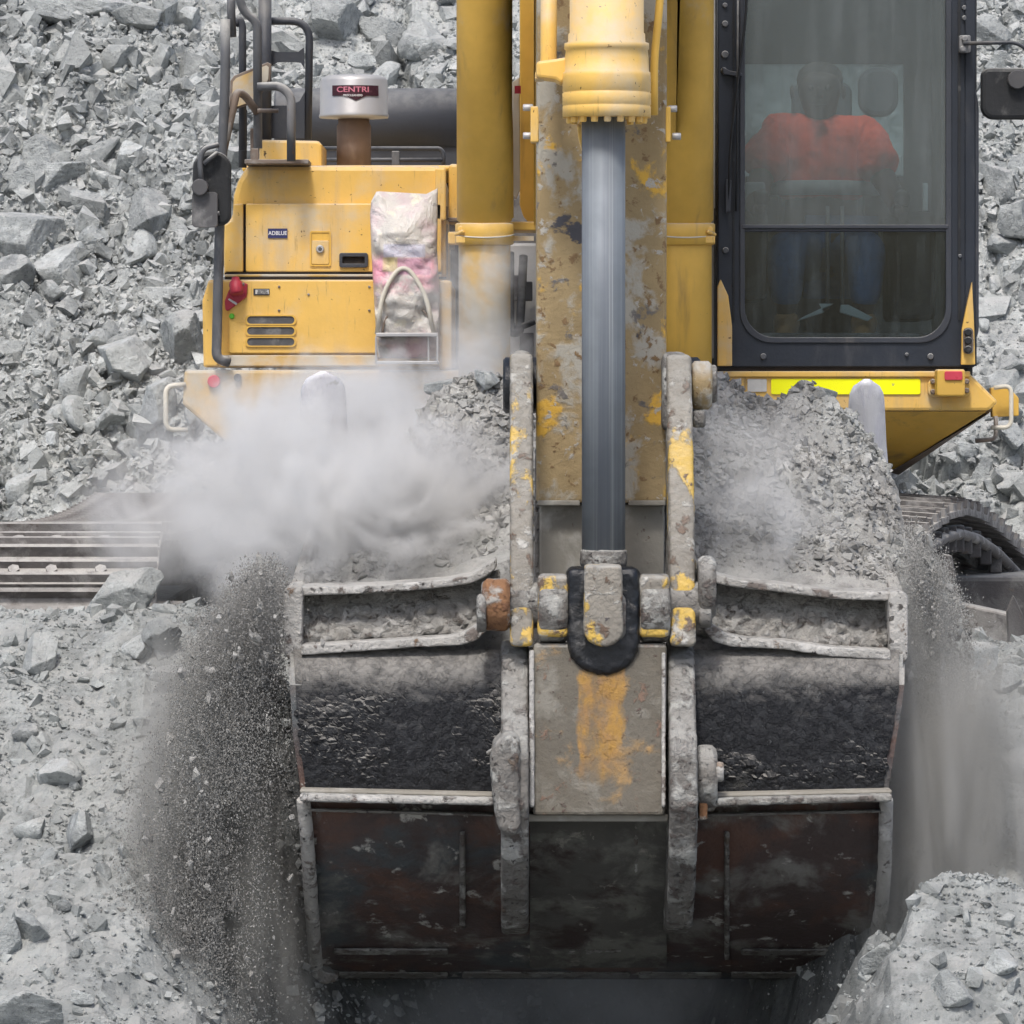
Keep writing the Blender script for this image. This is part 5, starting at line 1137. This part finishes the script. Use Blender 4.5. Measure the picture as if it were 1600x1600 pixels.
def lh(x, Y):
    i = np.clip((x-lx[0])/.0125, 0, len(lx)-1).astype(int); j = np.clip((Y-ly[0])/.0125, 0, len(ly)-1).astype(int); return LZ[j, i]
rg = np.random.RandomState(5); n = 40000
x = rg.uniform(lx[0]+.02, lx[-1]-.02, n); Y = rg.uniform(15.05, 16.3, n); s = np.clip(.0035*rg.uniform(size=n)**-.48, .003, .022)
tag(stones('spoil_stones', np.stack([x, Y, lh(x, Y)+s*.2], -1), s, 'damp_spoil', 6, (.8, 1.7)), 'broken stones lying on the bucket load', 'stones', kind='stuff')
for px, py, Y, sz, lab in ((1262, 872, 15.3, (.24, .16, .10), 'large pale rounded rock lying in the right half of the bucket load'), (1294, 622, 16.0, (.055, .05, .055), 'dark pointed rock on top of the load beside the right bucket tooth'),
                           (705, 608, 16.0, (.10, .08, .05), 'snow-pale rock on top of the load left of the stick'), (765, 592, 15.9, (.07, .06, .04), 'white dusty rock touching the left side link on the load')):
    put_rock('boulder', BOULD[int(px) % 14], P(px, py, Y), sz, lab, 'boulder', 'rocks lying on the bucket load', (.2, .1, random.uniform(0, 3)))
def stream(name, n, keys, seed, smin, smax, mat, tone, label, Yr, pw=.45, clump=.5, bias=1.0):
    """keys: (py, centre px, half width px); grains hang in the air in clumps as they fall"""
    rg = np.random.RandomState(seed); py = rg.uniform(keys[0][0], keys[-1][0], n*3); kk = np.array(keys)
    c = np.interp(py, kk[:, 0], kk[:, 1]); hw = np.interp(py, kk[:, 0], kk[:, 2])
    u = rg.normal(size=n*3)*.55; px = c+u*hw; keep = (vnoise(px*.022+seed, py*.006, 3)*.55+vnoise(px*.07, py*.018, 4)*.45) > clump*rg.uniform(.4, 1.25, n*3)
    keep &= (np.abs(u) < 2.2) & (rg.uniform(size=n*3) < sstep(0, 110, py-keys[0][0]-55*(vnoise(px*.03, py*0, 8)-.3))); px, py = px[keep][:n], py[keep][:n]; m = len(px); Y = rg.uniform(Yr[0], Yr[1], m)
    s = np.clip(smin*rg.uniform(size=m)**-pw, smin, smax)
    pos = np.stack([(px-800)*Y/F, Y, CZ-(py-590)*Y/F], -1)
    return tag(stones(name, pos, s, mat, seed, tone, (1, 1, 1.45)), label, 'falling spoil', kind='stuff')
L_K = [(850, 426, 30), (910, 412, 44), (960, 392, 58), (1050, 362, 72), (1200, 336, 88), (1400, 305, 98), (1620, 270, 100)]
stream('falling_spoil', 300000, L_K, 11, .0011, .0027, 'damp_spoil', (.95, 1.2), 'curtain of grit pouring off the left side of the bucket', (14.45, 15.2), clump=.44)
R_K = [(780, 1420, 18), (850, 1436, 24), (930, 1450, 40), (1050, 1468, 62), (1200, 1470, 84), (1350, 1480, 120), (1460, 1450, 120), (1560, 1460, 150)]
stream('falling_spoil', 150000, R_K, 12, .0011, .0032, 'damp_spoil', (1.0, 1.3), 'grit and stones spilling off the right side of the bucket', (14.9, 15.9), clump=.42)
stream('falling_stones', 900, L_K, 13, .005, .016, 'damp_spoil', (.9, 1.2), 'larger stones tumbling down the left side of the bucket', (14.4, 15.2), clump=.40)
stream('falling_stones', 800, R_K, 14, .005, .018, 'damp_spoil', (1.0, 1.3), 'larger stones tumbling down the right side of the bucket', (14.9, 15.9), clump=.40)
def dust(name, px, py, Y, rx, ry, rz, mat, label, rot=0):
    """rx across, ry along the view, rz up, in metres"""
    bm = bmesh.new(); bmesh.ops.create_icosphere(bm, subdivisions=3, radius=1); me = bpy.data.meshes.new(name); bm.to_mesh(me); bm.free(); me.materials.append(mat)
    o = bpy.data.objects.new(name, me); o.location = P(px, py, Y); o.scale = (rx, ry, rz); o.rotation_euler = (0, rot, 0); link(o); return tag(o, label, 'dust', kind='stuff')
v1 = vol('dust_dense', 15, (.99, .99, .985), 3.8, .33, .62, .15, inner=0)
v5 = vol('dust_heavy', 30, (.99, .99, .985), 3.6, .30, .60, .15, inner=0)
v2 = vol('dust_thin', 7, (.98, .98, .975), 3.6, .34, .62, .15, inner=0)
v3 = vol('dust_curtain', 19, (.66, .655, .63), 5.0, .31, .60, .1, (1, 1, .16), inner=0)
v4 = vol('dust_shade', 1.6, (.82, .86, .90), 2.0, .32, .6, .1)
dust('dust_cloud', 480, 745, 16.1, .95, 1.2, .60, v1, 'white dust billowing out at the left end of the bucket')
dust('dust_cloud', 610, 800, 15.25, .80, .70, .50, v5, 'thick white dust rising from the middle of the left half of the load')
dust('dust_cloud', 400, 870, 15.3, .50, .5, .42, v2, 'white dust where the spoil tips over the left lip')
dust('dust_cloud', 560, 650, 17.2, 1.10, .9, .42, v1, 'pale dust hanging in front of the left deck')
dust('dust_cloud', 740, 540, 17.4, .42, .7, .75, v2, 'thin dust drifting up in front of the left lift cylinder')
dust('dust_cloud', 1190, 800, 15.1, .55, .45, .62, v2, 'white dust drifting over the right half of the load')
dust('dust_cloud', 315, 800, 16.9, .85, .9, .48, v2, 'thin dust over the left crawler track')
dust('dust_cloud', 330, 1340, 14.85, .52, .5, 1.35, v3, 'grey dust falling with the spoil left of the bucket', -.10)
dust('dust_cloud', 1490, 1270, 14.9, .66, .6, 1.05, v3, 'grey dust falling with the spoil right of the bucket', -.08)
dust('dust_cloud', 850, 1560, 15.6, 1.35, .9, .45, v4, 'blue-grey dust hanging in the pit under the bucket')
